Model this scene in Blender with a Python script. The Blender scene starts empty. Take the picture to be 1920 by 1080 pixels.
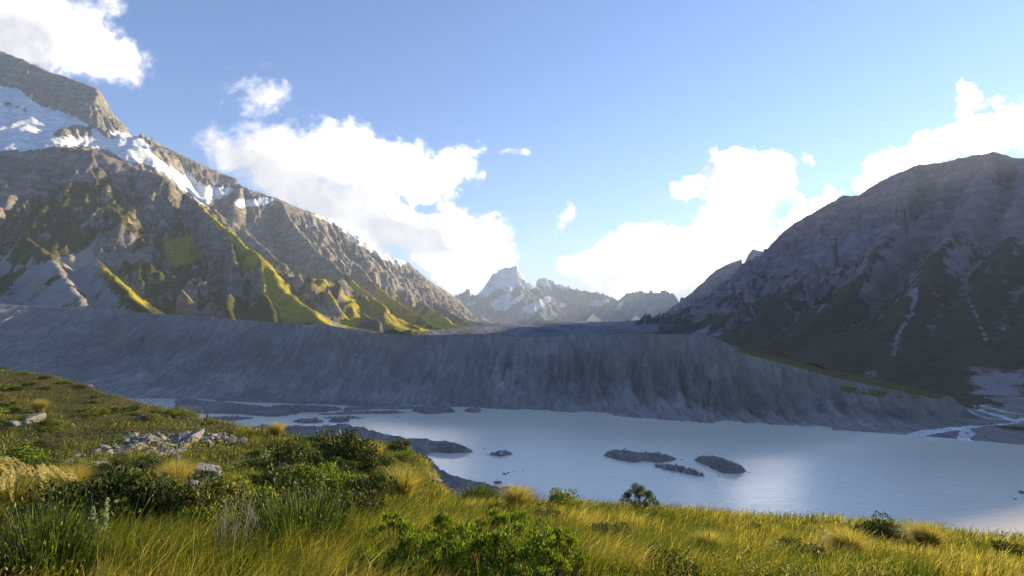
import bpy, math, random, time
import numpy as np
from mathutils import Vector, Matrix, Euler

T0 = time.time()
def log(*a): print('[%.1fs]' % (time.time()-T0), *a)

# ------------------------------------------------------------------ camera
S = bpy.context.scene
CAMZ = 90.0                       # eye height above the lake
F = 1067.0                        # focal length in photo pixels (20 mm on 36 mm)
PITCH = math.atan(60/F)
cam_data = bpy.data.cameras.new('camera'); cam = bpy.data.objects.new('camera', cam_data)
S.collection.objects.link(cam); S.camera = cam
cam_data.lens = 20.0; cam_data.sensor_width = 36.0
cam_data.clip_start = 0.2; cam_data.clip_end = 90000
cam.location = (0, 0, CAMZ); cam.rotation_euler = (math.pi/2 + PITCH, 0, 0)

# ------------------------------------------------------------------ sun, sky, exposure
SUN_AZ, SUN_EL = math.radians(57), math.radians(14.5)
sun_d = bpy.data.lights.new('sun', 'SUN'); sun = bpy.data.objects.new('sun', sun_d)
S.collection.objects.link(sun)
sun_d.energy = 5.0; sun_d.angle = math.radians(0.6); sun_d.color = (1.0, 0.77, 0.44)
sdir = Vector((math.sin(SUN_AZ)*math.cos(SUN_EL), math.cos(SUN_AZ)*math.cos(SUN_EL), math.sin(SUN_EL)))
sun.rotation_euler = sdir.to_track_quat('Z', 'Y').to_euler()
sun.location = (400, 200, 900)
S.view_settings.view_transform = 'Standard'; S.view_settings.look = 'None'
S.view_settings.gamma = 1.0; S.view_settings.exposure = 1.68
S.cycles.max_bounces = 6; S.cycles.diffuse_bounces = 3; S.cycles.glossy_bounces = 3
S.cycles.transmission_bounces = 3; S.cycles.transparent_max_bounces = 8; S.cycles.volume_bounces = 0
S.cycles.use_denoising = True
S.cycles.sample_clamp_indirect = 6.0

def ray(px, py):
    x = (px-960)/F; y = (540-py)/F
    return np.array([x, math.cos(PITCH)-y*math.sin(PITCH), math.sin(PITCH)+y*math.cos(PITCH)])
def W(px, py, Y):
    r = ray(px, py); k = Y/r[1]
    return (r[0]*k, Y, CAMZ + r[2]*k)
def onz(px, py, z=0.0):
    r = ray(px, py); k = (z-CAMZ)/r[2]
    return (r[0]*k, r[1]*k, z)
def proj(x, y, z):
    dz = z-CAMZ
    f = y*math.cos(PITCH)+dz*math.sin(PITCH); u = -y*math.sin(PITCH)+dz*math.cos(PITCH)
    f = np.where(f > 0.1, f, 0.1)
    return 960+F*x/f, 540-F*u/f

# node helpers
class NT:
    def __init__(s, tree): s.t = tree; s.n = tree.nodes; s.l = tree.links
    def add(s, typ, **kw):
        n = s.n.new(typ)
        for k, v in kw.items(): setattr(n, k, v)
        return n
    def put(s, sock, v):
        if isinstance(v, bpy.types.NodeSocket): s.l.new(v, sock)
        else: sock.default_value = v
    def math(s, op, a, b=None, c=None, clamp=False):
        n = s.add('ShaderNodeMath', operation=op); n.use_clamp = clamp
        s.put(n.inputs[0], a)
        if b is not None: s.put(n.inputs[1], b)
        if c is not None: s.put(n.inputs[2], c)
        return n.outputs[0]
    def vmath(s, op, a, b=None):
        n = s.add('ShaderNodeVectorMath', operation=op); s.put(n.inputs[0], a)
        if b is not None: s.put(n.inputs['Scale'] if op == 'SCALE' else n.inputs[1], b)
        return n.outputs['Value'] if op in ('LENGTH', 'DOT_PRODUCT') else n.outputs[0]
    def noise(s, vec, scale, detail=6, rough=0.55, dist=0.0, dim='3D'):
        n = s.add('ShaderNodeTexNoise'); n.noise_dimensions = dim
        if vec is not None: s.put(n.inputs['Vector'], vec)
        n.inputs['Scale'].default_value = scale; n.inputs['Detail'].default_value = detail
        n.inputs['Roughness'].default_value = rough; n.inputs['Distortion'].default_value = dist
        return n.outputs['Fac']
    def mapr(s, v, a, b, c=0.0, d=1.0, smooth=False):
        n = s.add('ShaderNodeMapRange'); n.clamp = True
        if smooth: n.interpolation_type = 'SMOOTHSTEP'
        s.put(n.inputs['Value'], v)
        for k, q in (('From Min', a), ('From Max', b), ('To Min', c), ('To Max', d)): s.put(n.inputs[k], q)
        return n.outputs['Result']
    def mix(s, f, a, b):
        n = s.add('ShaderNodeMix', data_type='RGBA'); s.put(n.inputs[0], f)
        s.put(n.inputs[6], a if isinstance(a, bpy.types.NodeSocket) else (*a, 1)[:4])
        s.put(n.inputs[7], b if isinstance(b, bpy.types.NodeSocket) else (*b, 1)[:4])
        return n.outputs[2]
    def attr(s, name, out='Fac'):
        n = s.add('ShaderNodeAttribute'); n.attribute_name = name; return n.outputs[out]
    def mapping(s, vec, loc=(0,0,0), rot=(0,0,0), scale=(1,1,1)):
        n = s.add('ShaderNodeMapping'); s.put(n.inputs['Vector'], vec)
        n.inputs['Location'].default_value = loc; n.inputs['Rotation'].default_value = rot; n.inputs['Scale'].default_value = scale
        return n.outputs[0]

# ------------------------------------------------------------------ world: physical sky with cumulus far behind the peaks
world = bpy.data.worlds.new('World'); S.world = world; world.use_nodes = True
w = NT(world.node_tree); w.n.clear()
out = w.add('ShaderNodeOutputWorld')
sky = w.add('ShaderNodeTexSky', sky_type='NISHITA'); sky.sun_disc = False
sky.sun_elevation = SUN_EL; sky.sun_rotation = SUN_AZ
sky.altitude = 700; sky.air_density = 1.0; sky.dust_density = 0.1; sky.ozone_density = 2.5
bg = w.add('ShaderNodeBackground'); bg.inputs['Strength'].default_value = 0.075
w.l.new(w.vmath('MULTIPLY', sky.outputs[0], (0.60, 0.77, 1.05)), bg.inputs['Color'])
tc = w.add('ShaderNodeTexCoord'); sep = w.add('ShaderNodeSeparateXYZ'); w.l.new(tc.outputs['Generated'], sep.inputs[0])
yy = w.math('MAXIMUM', sep.outputs['Y'], 0.02)
u = w.math('DIVIDE', sep.outputs['X'], yy); v = w.math('DIVIDE', sep.outputs['Z'], yy)
comb = w.add('ShaderNodeCombineXYZ'); w.l.new(u, comb.inputs[0]); w.l.new(v, comb.inputs[1])
uv = comb.outputs[0]
def blobs(lst, vec):
    acc = None
    for (px, py, rx, ry, rot, gain) in lst:
        r = ray(px, py); cu, cv = r[0]/r[1], r[2]/r[1]
        s1 = w.vmath('SUBTRACT', vec, (cu, cv, 0))
        m = w.add('ShaderNodeMapping'); m.vector_type = 'TEXTURE'; w.l.new(s1, m.inputs['Vector'])
        m.inputs['Rotation'].default_value = (0, 0, math.radians(rot)); m.inputs['Scale'].default_value = (rx/F, ry/F, 1)
        d = w.math('MULTIPLY', w.math('SUBTRACT', 1.0, w.vmath('LENGTH', m.outputs[0])), gain)
        acc = d if acc is None else w.math('SMOOTH_MAX', acc, d, 0.12)
    return acc
# warped coordinates so that outlines billow
nz = w.add('ShaderNodeTexNoise'); w.l.new(uv, nz.inputs['Vector']); nz.inputs['Scale'].default_value = 14; nz.inputs['Detail'].default_value = 5
warp = w.vmath('SCALE', w.vmath('SUBTRACT', nz.outputs['Color'], (0.5, 0.5, 0.5)), 0.07)
uvw = w.vmath('ADD', uv, warp)
CL = [ # px, py, rx, ry, rotation, gain
 # top left cloud
 (60,40,170,110,0,1.2),(70,90,150,70,-10,1.1),(160,120,90,55,-20,1.0),(150,80,130,65,-25,1.2),(235,115,75,48,-15,1.0),(-60,20,200,120,0,1.2),(200,0,50,60,30,.6),
 # big middle bank
 (520,290,130,75,-5,1.1),(640,290,130,75,-10,1.2),(740,320,130,75,-15,1.2),(850,310,70,50,20,1.0),(700,400,200,65,-22,1.1),
 (560,345,180,60,-15,1.0),(840,430,110,60,-30,1.2),(900,470,95,75,-35,1.2),(850,500,110,50,-25,1.1),(915,510,50,48,0,1.1),(640,420,150,40,-30,.9),
 (430,290,90,45,-30,.7),
 # thin one above
 (488,182,78,60,-30,.55),
 # right bank
 (1060,505,45,32,0,.9),(1120,495,75,45,15,1.0),(1190,480,110,60,20,1.2),(1290,470,130,90,20,1.3),(1390,390,105,115,-10,1.2),(1385,310,62,42,0,1.0),
 (1300,350,52,32,35,.9),(1450,330,60,55,0,1.1),(1255,520,190,50,10,1.1),(1480,410,90,60,25,1.1),(1560,370,60,28,30,.9),(1340,440,120,80,20,1.2),
 # far right bank
 (1640,330,50,35,30,.9),(1720,290,95,42,22,1.1),(1840,255,110,42,12,1.1),(1930,240,70,50,10,1.1),(1812,200,30,56,-28,.75),(1900,208,60,24,22,.6),(1860,195,30,16,10,.45),
 (1520,295,20,18,40,.42),(1600,320,16,13,0,.3),(1865,188,16,9,0,.45),
 # scraps
 (985,290,18,13,0,.42),(945,290,26,9,0,.2),(1065,400,13,38,-25,.2),(1000,443,26,12,30,.2),(930,405,16,16,0,.5),
 
]
blob = blobs(CL, uvw)
n1 = w.noise(uv, 16, 10, 0.64, 0.35, '3D'); n2 = w.noise(uv, 75, 6, 0.65, 0.0); n3 = w.noise(uv, 7, 4, 0.5, 0.2)
D = w.math('ADD', blob, w.math('MULTIPLY', w.math('SUBTRACT', n1, 0.5), 1.5))
D = w.math('ADD', D, w.math('MULTIPLY', w.math('SUBTRACT', n2, 0.5), 0.42))
HO = blobs([(1268,398,80,30,5,1.0),(1470,405,90,30,38,1.0),(1530,440,60,22,40,1.0),(1505,350,34,46,0,1.0),(1590,345,60,26,40,1.0),(820,395,60,22,-20,.6),(330,280,90,30,-20,.5)], uvw)
HO = w.math('ADD', HO, w.math('MULTIPLY', w.math('SUBTRACT', n2, 0.5), 0.9)); D = w.math('SUBTRACT', D, w.math('MULTIPLY', w.math('MAXIMUM', HO, 0.0), 0.85))
soft = w.mapr(u, -0.75, 0.25, 0.55, 0.20)
cmask = w.mapr(D, 0.06, w.math('ADD', soft, 0.06), 0, 1, True)
SH = [(470,340,220,95,-10,1.5),(600,360,200,85,-10,1.5),(760,440,190,65,-20,1.6),(20,80,200,110,0,1.5),(140,150,110,30,-20,.8),(640,440,150,45,-30,1.0),(360,270,90,50,0,.9),
      (1335,325,45,45,0,1.0),(1250,372,55,24,0,.9),(1170,527,90,18,0,.9),(1290,397,60,20,10,.7),(1440,400,80,50,30,.8),(1480,440,60,30,20,.7),(1520,290,20,30,0,.7),(1240,480,60,25,20,.55),(1100,520,50,20,0,.7),(870,535,35,20,0,.6),(1560,350,60,30,20,.6),(1720,315,80,20,15,.6)]  # grey cloud shading, painted into the cloud colour as blobs
sh = blobs(SH, uvw)
sh = w.mapr(w.math('ADD', sh, w.math('MULTIPLY', w.math('SUBTRACT', n1, 0.5), 1.1)), 0.0, 0.95, 0, 1, True)
HL = blobs([(910,480,220,150,-30,1.0),(790,320,170,90,-10,.8),(1330,410,340,190,20,1.1),(1900,250,320,110,20,1.0),(165,95,70,60,0,.6)], uv)  # sunlit brightness of the clouds, painted in by blobs
lit = w.math('MULTIPLY', w.mapr(HL, -0.3, 0.8, 0.9, 5.0), w.mapr(n3, 0.3, 0.7, 0.8, 1.15))
lit = w.math('MULTIPLY', lit, w.mapr(n1, 0.3, 0.75, 0.82, 1.12))
white = w.vmath('SCALE', (1.0, 0.985, 0.96), lit)
lit2 = w.mapr(w.math('ADD', D, w.math('MULTIPLY', w.math('SUBTRACT', n2, 0.5), 0.8)), 0.05, 1.25, 0.16, 1.0)
white = w.vmath('SCALE', white, lit2)
ccol = w.mix(sh, white, w.vmath('SCALE', (0.30, 0.295, 0.315), w.mapr(n1, 0.3, 0.72, 0.78, 1.4)))
edge = w.mapr(D, 0.15, 0.6, 0, 1, True)
ccol = w.mix(edge, w.mix(sh, (0.42, 0.43, 0.50), (0.27, 0.28, 0.36)), ccol)
cb = w.add('ShaderNodeBackground'); w.l.new(ccol, cb.inputs['Color']); cb.inputs['Strength'].default_value = 0.9
front = w.mapr(sep.outputs['Y'], 0.05, 0.15)
cm = w.math('MULTIPLY', cmask, front)
mx = w.add('ShaderNodeMixShader'); w.l.new(cm, mx.inputs[0]); w.l.new(bg.outputs[0], mx.inputs[1]); w.l.new(cb.outputs[0], mx.inputs[2])
w.l.new(mx.outputs[0], out.inputs['Surface'])
world.cycles.sampling_method = 'MANUAL'; world.cycles.sample_map_resolution = 1024

# ------------------------------------------------------------------ numpy noise
rng = np.random.default_rng(7)
PERM = np.tile(rng.permutation(256), 3)
GA = np.linspace(0, 2*np.pi, 256, endpoint=False); GX = np.cos(GA); GY = np.sin(GA)
def perlin(x, y, seed=0):
    xi = np.floor(x).astype(np.int64); yi = np.floor(y).astype(np.int64)
    xf = x-xi; yf = y-yi
    u_ = xf*xf*xf*(xf*(xf*6-15)+10); v_ = yf*yf*yf*(yf*(yf*6-15)+10)
    def g(ix, iy, dx, dy):
        h = PERM[PERM[(ix+seed*17) & 255] + (iy & 255)]
        return GX[h]*dx + GY[h]*dy
    a = g(xi, yi, xf, yf); b = g(xi+1, yi, xf-1, yf); c = g(xi, yi+1, xf, yf-1); d = g(xi+1, yi+1, xf-1, yf-1)
    return ((a+(b-a)*u_) + ((c+(d-c)*u_)-(a+(b-a)*u_))*v_)*1.5
def fbm(x, y, wl, octv=5, gain=0.5, seed=0):
    s = 0; a = 1; n = 0
    for o in range(octv):
        s = s + a*perlin(x/wl, y/wl, seed+o); n += a; a *= gain; wl *= 0.5
    return s/n
def ridged(x, y, wl, octv=5, gain=0.5, seed=0):
    s = 0; a = 1; n = 0; wgt = 1
    for o in range(octv):
        r = 1-np.abs(perlin(x/wl, y/wl, seed+o)); r = r*r
        s = s + a*r*wgt; n += a; wgt = np.clip(r*1.4, 0, 1); a *= gain; wl *= 0.48
    return s/n
def erode(H, cell, n, rounds, steps=45, seed=1, mask=None, k_e=0.35, k_d=0.3):
    H = H/cell; Hs = H.copy(); ny, nx = H.shape; r = np.random.default_rng(seed)
    for _ in range(rounds):
        px = r.uniform(2, nx-3, n); py = r.uniform(2, ny-3, n)
        dx = np.zeros(n); dy = np.zeros(n); sp = np.ones(n); wt = np.ones(n); sd = np.zeros(n)
        for s in range(steps):
            xi = px.astype(int); yi = py.astype(int); fx = px-xi; fy = py-yi; idx = yi*nx+xi
            Hf = H.ravel(); a = Hf[idx]; b = Hf[idx+1]; c = Hf[idx+nx]; d = Hf[idx+nx+1]
            gx = (b-a)*(1-fy)+(d-c)*fy; gy = (c-a)*(1-fx)+(d-b)*fx
            h = (a*(1-fx)+b*fx)*(1-fy)+(c*(1-fx)+d*fx)*fy
            dx = dx*0.3-gx*0.7; dy = dy*0.3-gy*0.7
            L = np.sqrt(dx*dx+dy*dy)+1e-9; dx /= L; dy /= L
            px2 = np.clip(px+dx, 1, nx-3); py2 = np.clip(py+dy, 1, ny-3)
            xi2 = px2.astype(int); yi2 = py2.astype(int); fx2 = px2-xi2; fy2 = py2-yi2; id2 = yi2*nx+xi2
            h2 = (Hf[id2]*(1-fx2)+Hf[id2+1]*fx2)*(1-fy2)+(Hf[id2+nx]*(1-fx2)+Hf[id2+nx+1]*fx2)*fy2
            dh = h2-h
            cap = np.maximum(-dh, 0.01)*sp*wt*4
            dep = np.where(dh > 0, np.minimum(dh, sd), np.maximum(sd-cap, 0)*k_d)
            ero = np.where((dh <= 0) & (sd < cap), np.minimum((cap-sd)*k_e, -dh), 0)
            am = dep-ero; sd = sd-am
            dl = np.bincount(np.concatenate([idx, idx+1, idx+nx, idx+nx+1]),
                             np.concatenate([am*(1-fx)*(1-fy), am*fx*(1-fy), am*(1-fx)*fy, am*fx*fy]), minlength=nx*ny)
            H = H+np.clip(dl, -0.35, 0.12).reshape(ny, nx)
            sp = np.sqrt(np.maximum(sp*sp-dh*0.5, 0.1)); sp = np.minimum(sp, 3.0); wt *= 0.975
            wt = np.where((px2 <= 2) | (py2 <= 2) | (px2 >= nx-4) | (py2 >= ny-4), 0, wt); sd = sd*(wt > 0)
            px = px2; py = py2
    return (Hs+np.clip(H-Hs, -28.0/cell, 7.0/cell))*cell
def blur(H, n=1):
    for _ in range(n):
        P = np.pad(H, 1, mode='edge')
        H = (P[1:-1,1:-1]*4+2*(P[:-2,1:-1]+P[2:,1:-1]+P[1:-1,:-2]+P[1:-1,2:])+P[:-2,:-2]+P[2:,2:]+P[:-2,2:]+P[2:,:-2])/16
    return H
def pip(px, py, poly):
    inside = np.zeros(px.shape, bool); n = len(poly); j = n-1
    for i in range(n):
        xi, yi = poly[i]; xj, yj = poly[j]
        c = ((yi > py) != (yj > py)) & (px < (xj-xi)*(py-yi)/(yj-yi+1e-12)+xi)
        inside ^= c; j = i
    return inside
def near_line(px, py, pts, wd):
    m = np.full(px.shape, 1e9)
    for (x0, y0), (x1, y1) in zip(pts[:-1], pts[1:]):
        t = np.clip(((px-x0)*(x1-x0)+(py-y0)*(y1-y0))/((x1-x0)**2+(y1-y0)**2), 0, 1)
        m = np.minimum(m, np.hypot(px-x0-t*(x1-x0), py-y0-t*(y1-y0)))
    return m < wd

# ------------------------------------------------------------------ mesh helpers
def link(o, parent=None):
    S.collection.objects.link(o)
    if parent is not None: o.parent = parent
    return o
def mesh_np(name, V, quads=None, tris=None, mat=None, attrs=None, cattrs=None, smooth=True, parent=None, mats=None, matidx=None):
    me = bpy.data.meshes.new(name)
    V = np.asarray(V, np.float32); nv = len(V)
    q = np.zeros((0, 4), np.int32) if quads is None else np.asarray(quads, np.int32)
    t = np.zeros((0, 3), np.int32) if tris is None else np.asarray(tris, np.int32)
    me.vertices.add(nv); me.vertices.foreach_set('co', V.ravel())
    nl = q.size+t.size; me.loops.add(nl)
    me.loops.foreach_set('vertex_index', np.concatenate([q.ravel(), t.ravel()]).astype(np.int32))
    npoly = len(q)+len(t); me.polygons.add(npoly)
    ls = np.concatenate([np.arange(len(q))*4, q.size+np.arange(len(t))*3]).astype(np.int32)
    me.polygons.foreach_set('loop_start', ls)
    me.update(calc_edges=True)
    me.polygons.foreach_set('use_smooth', np.full(npoly, smooth))
    if matidx is not None: me.polygons.foreach_set('material_index', np.asarray(matidx, np.int32))
    for k, a in (attrs or {}).items():
        at = me.attributes.new(k, 'FLOAT', 'POINT'); at.data.foreach_set('value', np.asarray(a, np.float32).ravel())
    for k, a in (cattrs or {}).items():
        at = me.attributes.new(k, 'FLOAT_COLOR', 'POINT'); at.data.foreach_set('color', np.asarray(a, np.float32).ravel())
    for m in (mats or ([mat] if mat else [])): me.materials.append(m)
    me.validate(); 
    return link(bpy.data.objects.new(name, me), parent)
def grid_quads(ny, nx):
    i = np.arange(ny-1)[:, None]*nx+np.arange(nx-1)[None, :]
    return np.stack([i, i+1, i+nx+1, i+nx], -1).reshape(-1, 4)
def struct(o): o['kind'] = 'structure'; return o
def tag(o, label, cat, group=None):
    o['label'] = label; o['category'] = cat
    if group: o['group'] = group
    return o
def newmat(name):
    m = bpy.data.materials.new(name); m.use_nodes = True
    m.cycles.emission_sampling = 'NONE'
    t = NT(m.node_tree); b = t.n['Principled BSDF']
    return m, t, b

# ------------------------------------------------------------------ rock / mountain material
def mountain_mat(name, rock_a, rock_b, veg_a, veg_b, scree, sc=1.0, bump=1.0, warm=0.2):
    m, t, b = newmat(name)
    geo = t.add('ShaderNodeNewGeometry'); P = geo.outputs['Position']
    big = t.noise(P, 0.006*sc, 6, 0.6); mid = t.noise(P, 0.03*sc, 7, 0.65); fine = t.noise(P, 0.12*sc, 8, 0.75)
    strata = t.noise(t.mapping(P, rot=(0.5, 0.35, 0.2), scale=(0.25, 0.25, 1.6)), 0.03*sc, 5, 0.6)
    rock = t.mix(t.mapr(mid, 0.35, 0.65), rock_a, rock_b)
    rock = t.mix(t.mapr(strata, 0.4, 0.62, 0, 0.7), rock, tuple(c*0.6 for c in rock_a))
    rock = t.mix(t.mapr(big, 0.4, 0.7, 0, warm), rock, (0.30, 0.215, 0.135))
    stk = t.attr('streak'); rock = t.mix(t.mapr(t.math('ADD', stk, t.math('MULTIPLY', t.math('SUBTRACT', fine, 0.5), 1.2)), 0.12, 0.42, 0, 0.75), rock, tuple(c*1.35 for c in scree))
    rock = t.mix(t.mapr(t.math('ADD', stk, t.math('MULTIPLY', t.math('SUBTRACT', mid, 0.5), 1.0)), -0.15, -0.45, 0, 0.6), rock, tuple(c*0.5 for c in rock_a))
    scr = t.mix(t.mapr(fine, 0.3, 0.7), scree, tuple(c*1.25 for c in scree))
    screef = t.mapr(t.math('ADD', t.attr('scree'), t.math('MULTIPLY', t.math('SUBTRACT', mid, 0.5), 0.7)), 0.4, 0.6)
    col = t.mix(screef, rock, scr)
    veg = t.mix(t.mapr(fine, 0.3, 0.7), veg_a, veg_b)
    veg = t.mix(t.mapr(t.noise(P, 0.07*sc, 5, 0.6), 0.45, 0.6, 0, 0.7), veg, tuple(c*0.55 for c in veg_a))
    gr = t.attr('grass')
    veg = t.mix(t.mapr(t.math('ADD', gr, t.math('MULTIPLY', t.math('SUBTRACT', mid, 0.5), 0.6)), 0.35, 0.65), veg, t.mix(t.mapr(fine, 0.35, 0.65), (0.22, 0.215, 0.012), (0.42, 0.35, 0.03)))  # real golden grass, its yellow brightened to stand for sunlight
    vf = t.mapr(t.math('ADD', t.attr('veg'), t.math('MULTIPLY', t.math('SUBTRACT', t.math('ADD', mid, fine), 1.0), 1.7)), 0.40, 0.60)
    col = t.mix(vf, col, veg)
    sf = t.mapr(t.math('ADD', t.attr('snow'), t.math('MULTIPLY', t.math('SUBTRACT', t.math('ADD', mid, fine), 1.0), 0.55)), 0.26, 0.38)
    ice = t.mix(t.mapr(t.noise(t.mapping(P, scale=(1, 1, 2.5)), 0.02*sc, 8, 0.75), 0.42, 0.6), (0.74, 0.76, 0.80), (0.42, 0.50, 0.58))
    col = t.mix(sf, col, ice)
    b.inputs['Roughness'].default_value = 0.9; b.inputs['Specular IOR Level'].default_value = 0.15
    t.put(b.inputs['Base Color'], col)
    bm = t.add('ShaderNodeBump'); bm.inputs['Strength'].default_value = 0.9; bm.inputs['Distance'].default_value = 15.0*bump/sc
    hgt = t.math('ADD', t.math('MULTIPLY', mid, 0.7), t.math('ADD', t.math('MULTIPLY', fine, 0.28), t.math('MULTIPLY', strata, 0.5)))
    hgt = t.math('MULTIPLY', hgt, t.mapr(t.math('ADD', sf, t.math('MULTIPLY', screef, 0.8)), 0, 1, 1, 0.25))
    t.put(bm.inputs['Height'], hgt); t.l.new(bm.outputs[0], b.inputs['Normal'])
    return m

def mountain(name, box, cell, ridges, floor, amp, wl, mat, seed=0, ero=(60000, 4), post=None, snow=(), nosnow=(), scree=(), grass=(), lines=(),
             vegline=500, vegslope=1.1, vegamt=1.0, ecell=1.0, spur=90, bush=(), bare=(), jag=7, snowline=None, auto=1.0, flat=0.85):
    x0, x1, y0, y1 = box; xs = np.arange(x0, x1, cell); ys = np.arange(y0, y1, cell)
    X, Y = np.meshgrid(xs, ys); H = np.full(X.shape, -1e4); Dm = np.full(X.shape, 1e9); ARC = np.zeros(X.shape); acc = 0.0
    mod = 1+0.4*np.clip(fbm(X, Y, wl*1.6, 4, 0.5, seed+50), -0.3, 1)
    wx = X+28*fbm(X, Y, 260, 3, 0.5, seed+60); wy = Y+28*fbm(X, Y, 260, 3, 0.5, seed+70)
    for rd in ridges:
        s = rd.get('s', 0.7); pts = [W(*p) for p in rd['p']]; cc = rd.get('c', 0.0)
        for a, b_ in zip(pts[:-1], pts[1:]):
            dx, dy = b_[0]-a[0], b_[1]-a[1]
            t_ = np.clip(((wx-a[0])*dx+(wy-a[1])*dy)/(dx*dx+dy*dy), 0, 1)
            d = np.hypot(wx-a[0]-t_*dx, wy-a[1]-t_*dy)
            z = a[2]+(b_[2]-a[2])*t_
            h = z-s*d*mod+cc*d*d/1000.0
            up = h > H; H = np.where(up, h, H); Dm = np.where(up, d, Dm); L_ = math.hypot(dx, dy); ARC = np.where(up, acc+t_*L_, ARC); acc += L_
    hf = np.clip((H-floor)/250, 0, 1); HC = np.maximum(H, floor)
    R = ridged(X+60*fbm(X, Y, 200, 2, 0.5, seed+9), Y+60*fbm(X, Y, 200, 2, 0.5, seed+12), wl, 7, 0.52, seed)
    ARC = ARC+0.35*Dm*fbm(X, Y, 500, 3, 0.5, seed+90)+25*fbm(X, Y, 120, 3, 0.5, seed+91)
    SPR = ridged(ARC, Dm*0.10, wl*0.55, 6, 0.55, seed+95)
    STK = fbm(ARC, Dm*0.07, 55, 5, 0.65, seed+97)
    H = H-spur*(1-SPR)*np.clip(Dm/260, 0.04, 1)*(0.2+0.8*hf)
    SP2 = ridged(ARC+12*fbm(X, Y, 60, 2, 0.5, seed+98), Dm*0.28, wl*0.22, 4, 0.6, seed+96)
    H = H-spur*0.26*(1-SP2)*np.clip(Dm/90, 0.10, 1)*(0.2+0.8*hf)
    H = H-amp*(1-R)*np.clip(Dm/200, 0.10, 1)*(0.25+0.75*hf)
    H = H+jag*fbm(X, Y, wl*0.3, 5, 0.62, seed+33)*hf*np.clip(hf*1.6, 0.1, 1)
    k = 45.0; H = floor+np.where(H-floor > 4*k, H-floor, k*np.log1p(np.exp(np.clip((H-floor)/k, -30, 30)))) - k*0.05
    H0 = H; H = erode(H, cell*ecell, ero[0], ero[1], seed=seed+3)
    fe = np.clip((H0-floor)/30, 0, 1); H = H0+(H-H0)*fe
    H = H+(HC-5+jag*1.4*hf*hf*fbm(X, Y, 70, 4, 0.6, seed+44)-H)*np.clip(1.15-Dm/(9*cell), 0, 1)*0.8*np.clip((HC-floor)/60, 0, 1)
    gy, gx = np.gradient(blur(H, 1), cell); sl = np.hypot(gx, gy)
    cur = blur(H, 6)-blur(H, 1)         # >0 in gullies
    PX, PY = proj(X, Y, H)
    PXw = PX+6*fbm(X, Y, 90, 3, 0.6, 5); PYw = PY+5*fbm(X, Y, 90, 3, 0.6, 8)
    def pm(polys):
        m = np.zeros(X.shape)
        for p in polys: m = np.maximum(m, pip(PXw, PYw, p))
        return m
    nv = fbm(X, Y, 300, 5, 0.55, seed+80)
    veg = np.clip((vegline-H)/160+nv*1.3+0.4, 0, 1)*np.clip((vegslope-sl)*3+0.4, 0, 1)*vegamt
    veg = veg*np.clip(1.1-cur*0.10, 0, 1)
    scr = auto*np.clip((cur-0.5)*0.25, 0, 0.7)*np.clip((0.95-sl)*3, 0, 1)
    scr = np.maximum(scr, blur(pm(scree), 1)*np.clip(0.72+0.9*fbm(X, Y, 90, 4, 0.6, seed+85), 0, 1)); veg = veg*(1-np.clip(scr*1.3, 0, 1))
    for pts, wd in lines:
        l_ = near_line(PX+2*fbm(X, Y, 40, 2, 0.5, 4), PY, pts, wd); scr = np.where(l_, 1, scr); veg = np.where(l_, 0, veg)
    sn = blur(np.clip(pm(snow)-pm(nosnow), 0, 1), 1)
    if snowline: sn = np.maximum(sn, np.clip((H-snowline[0])/snowline[1]+1.1*fbm(X, Y, 260, 5, 0.6, seed+88)+0.4-0.25*sl, 0, 1))
    fl = blur(np.clip(sn+0.7*blur(pm(scree), 1), 0, 1), 8); H = H+(blur(H, 18)-H)*fl*flat*np.clip(Dm/260-0.1, 0, 1)
    g_ = blur(pm(grass), 2)*np.clip(0.95+1.3*fbm(X, Y, 110, 5, 0.6, seed+86), 0.1, 1)
    bu = blur(pm(bush), 2); veg = np.maximum(veg, bu*np.clip(0.72+0.9*nv, 0, 1)*np.clip((2.0-sl)*2, 0.1, 1)); veg = veg*(1-0.8*blur(pm(bare), 2))
    veg = np.maximum(veg, g_*0.85*np.clip((2.3-sl)*2, 0.3, 1)); gr = np.clip(g_*0.75+0.35*nv, 0, 1)
    o = mesh_np(name, np.stack([X, Y, H], -1).reshape(-1, 3), grid_quads(*X.shape), mat=mat,
                attrs={'streak': STK, 'snow': sn, 'veg': veg, 'scree': scr, 'grass': gr})
    log(name, X.size); return struct(o)

ROCKL = mountain_mat('left_range_rock', (0.125, 0.13, 0.14), (0.38, 0.335, 0.285), (0.05, 0.058, 0.012), (0.10, 0.10, 0.02), (0.22, 0.215, 0.215))
ROCKR = mountain_mat('right_range_rock', (0.19, 0.145, 0.16), (0.36, 0.275, 0.30), (0.03, 0.033, 0.013), (0.055, 0.055, 0.02), (0.20, 0.18, 0.195), warm=0.1)
ROCKF = mountain_mat('hazy_far_peak_rock', (0.12, 0.15, 0.20), (0.21, 0.24, 0.29), (0.06, 0.06, 0.03), (0.09, 0.08, 0.03), (0.25, 0.25, 0.27), sc=0.35, bump=1.0, warm=0.0)  # extra blue of distance haze painted into the rock colours

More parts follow.
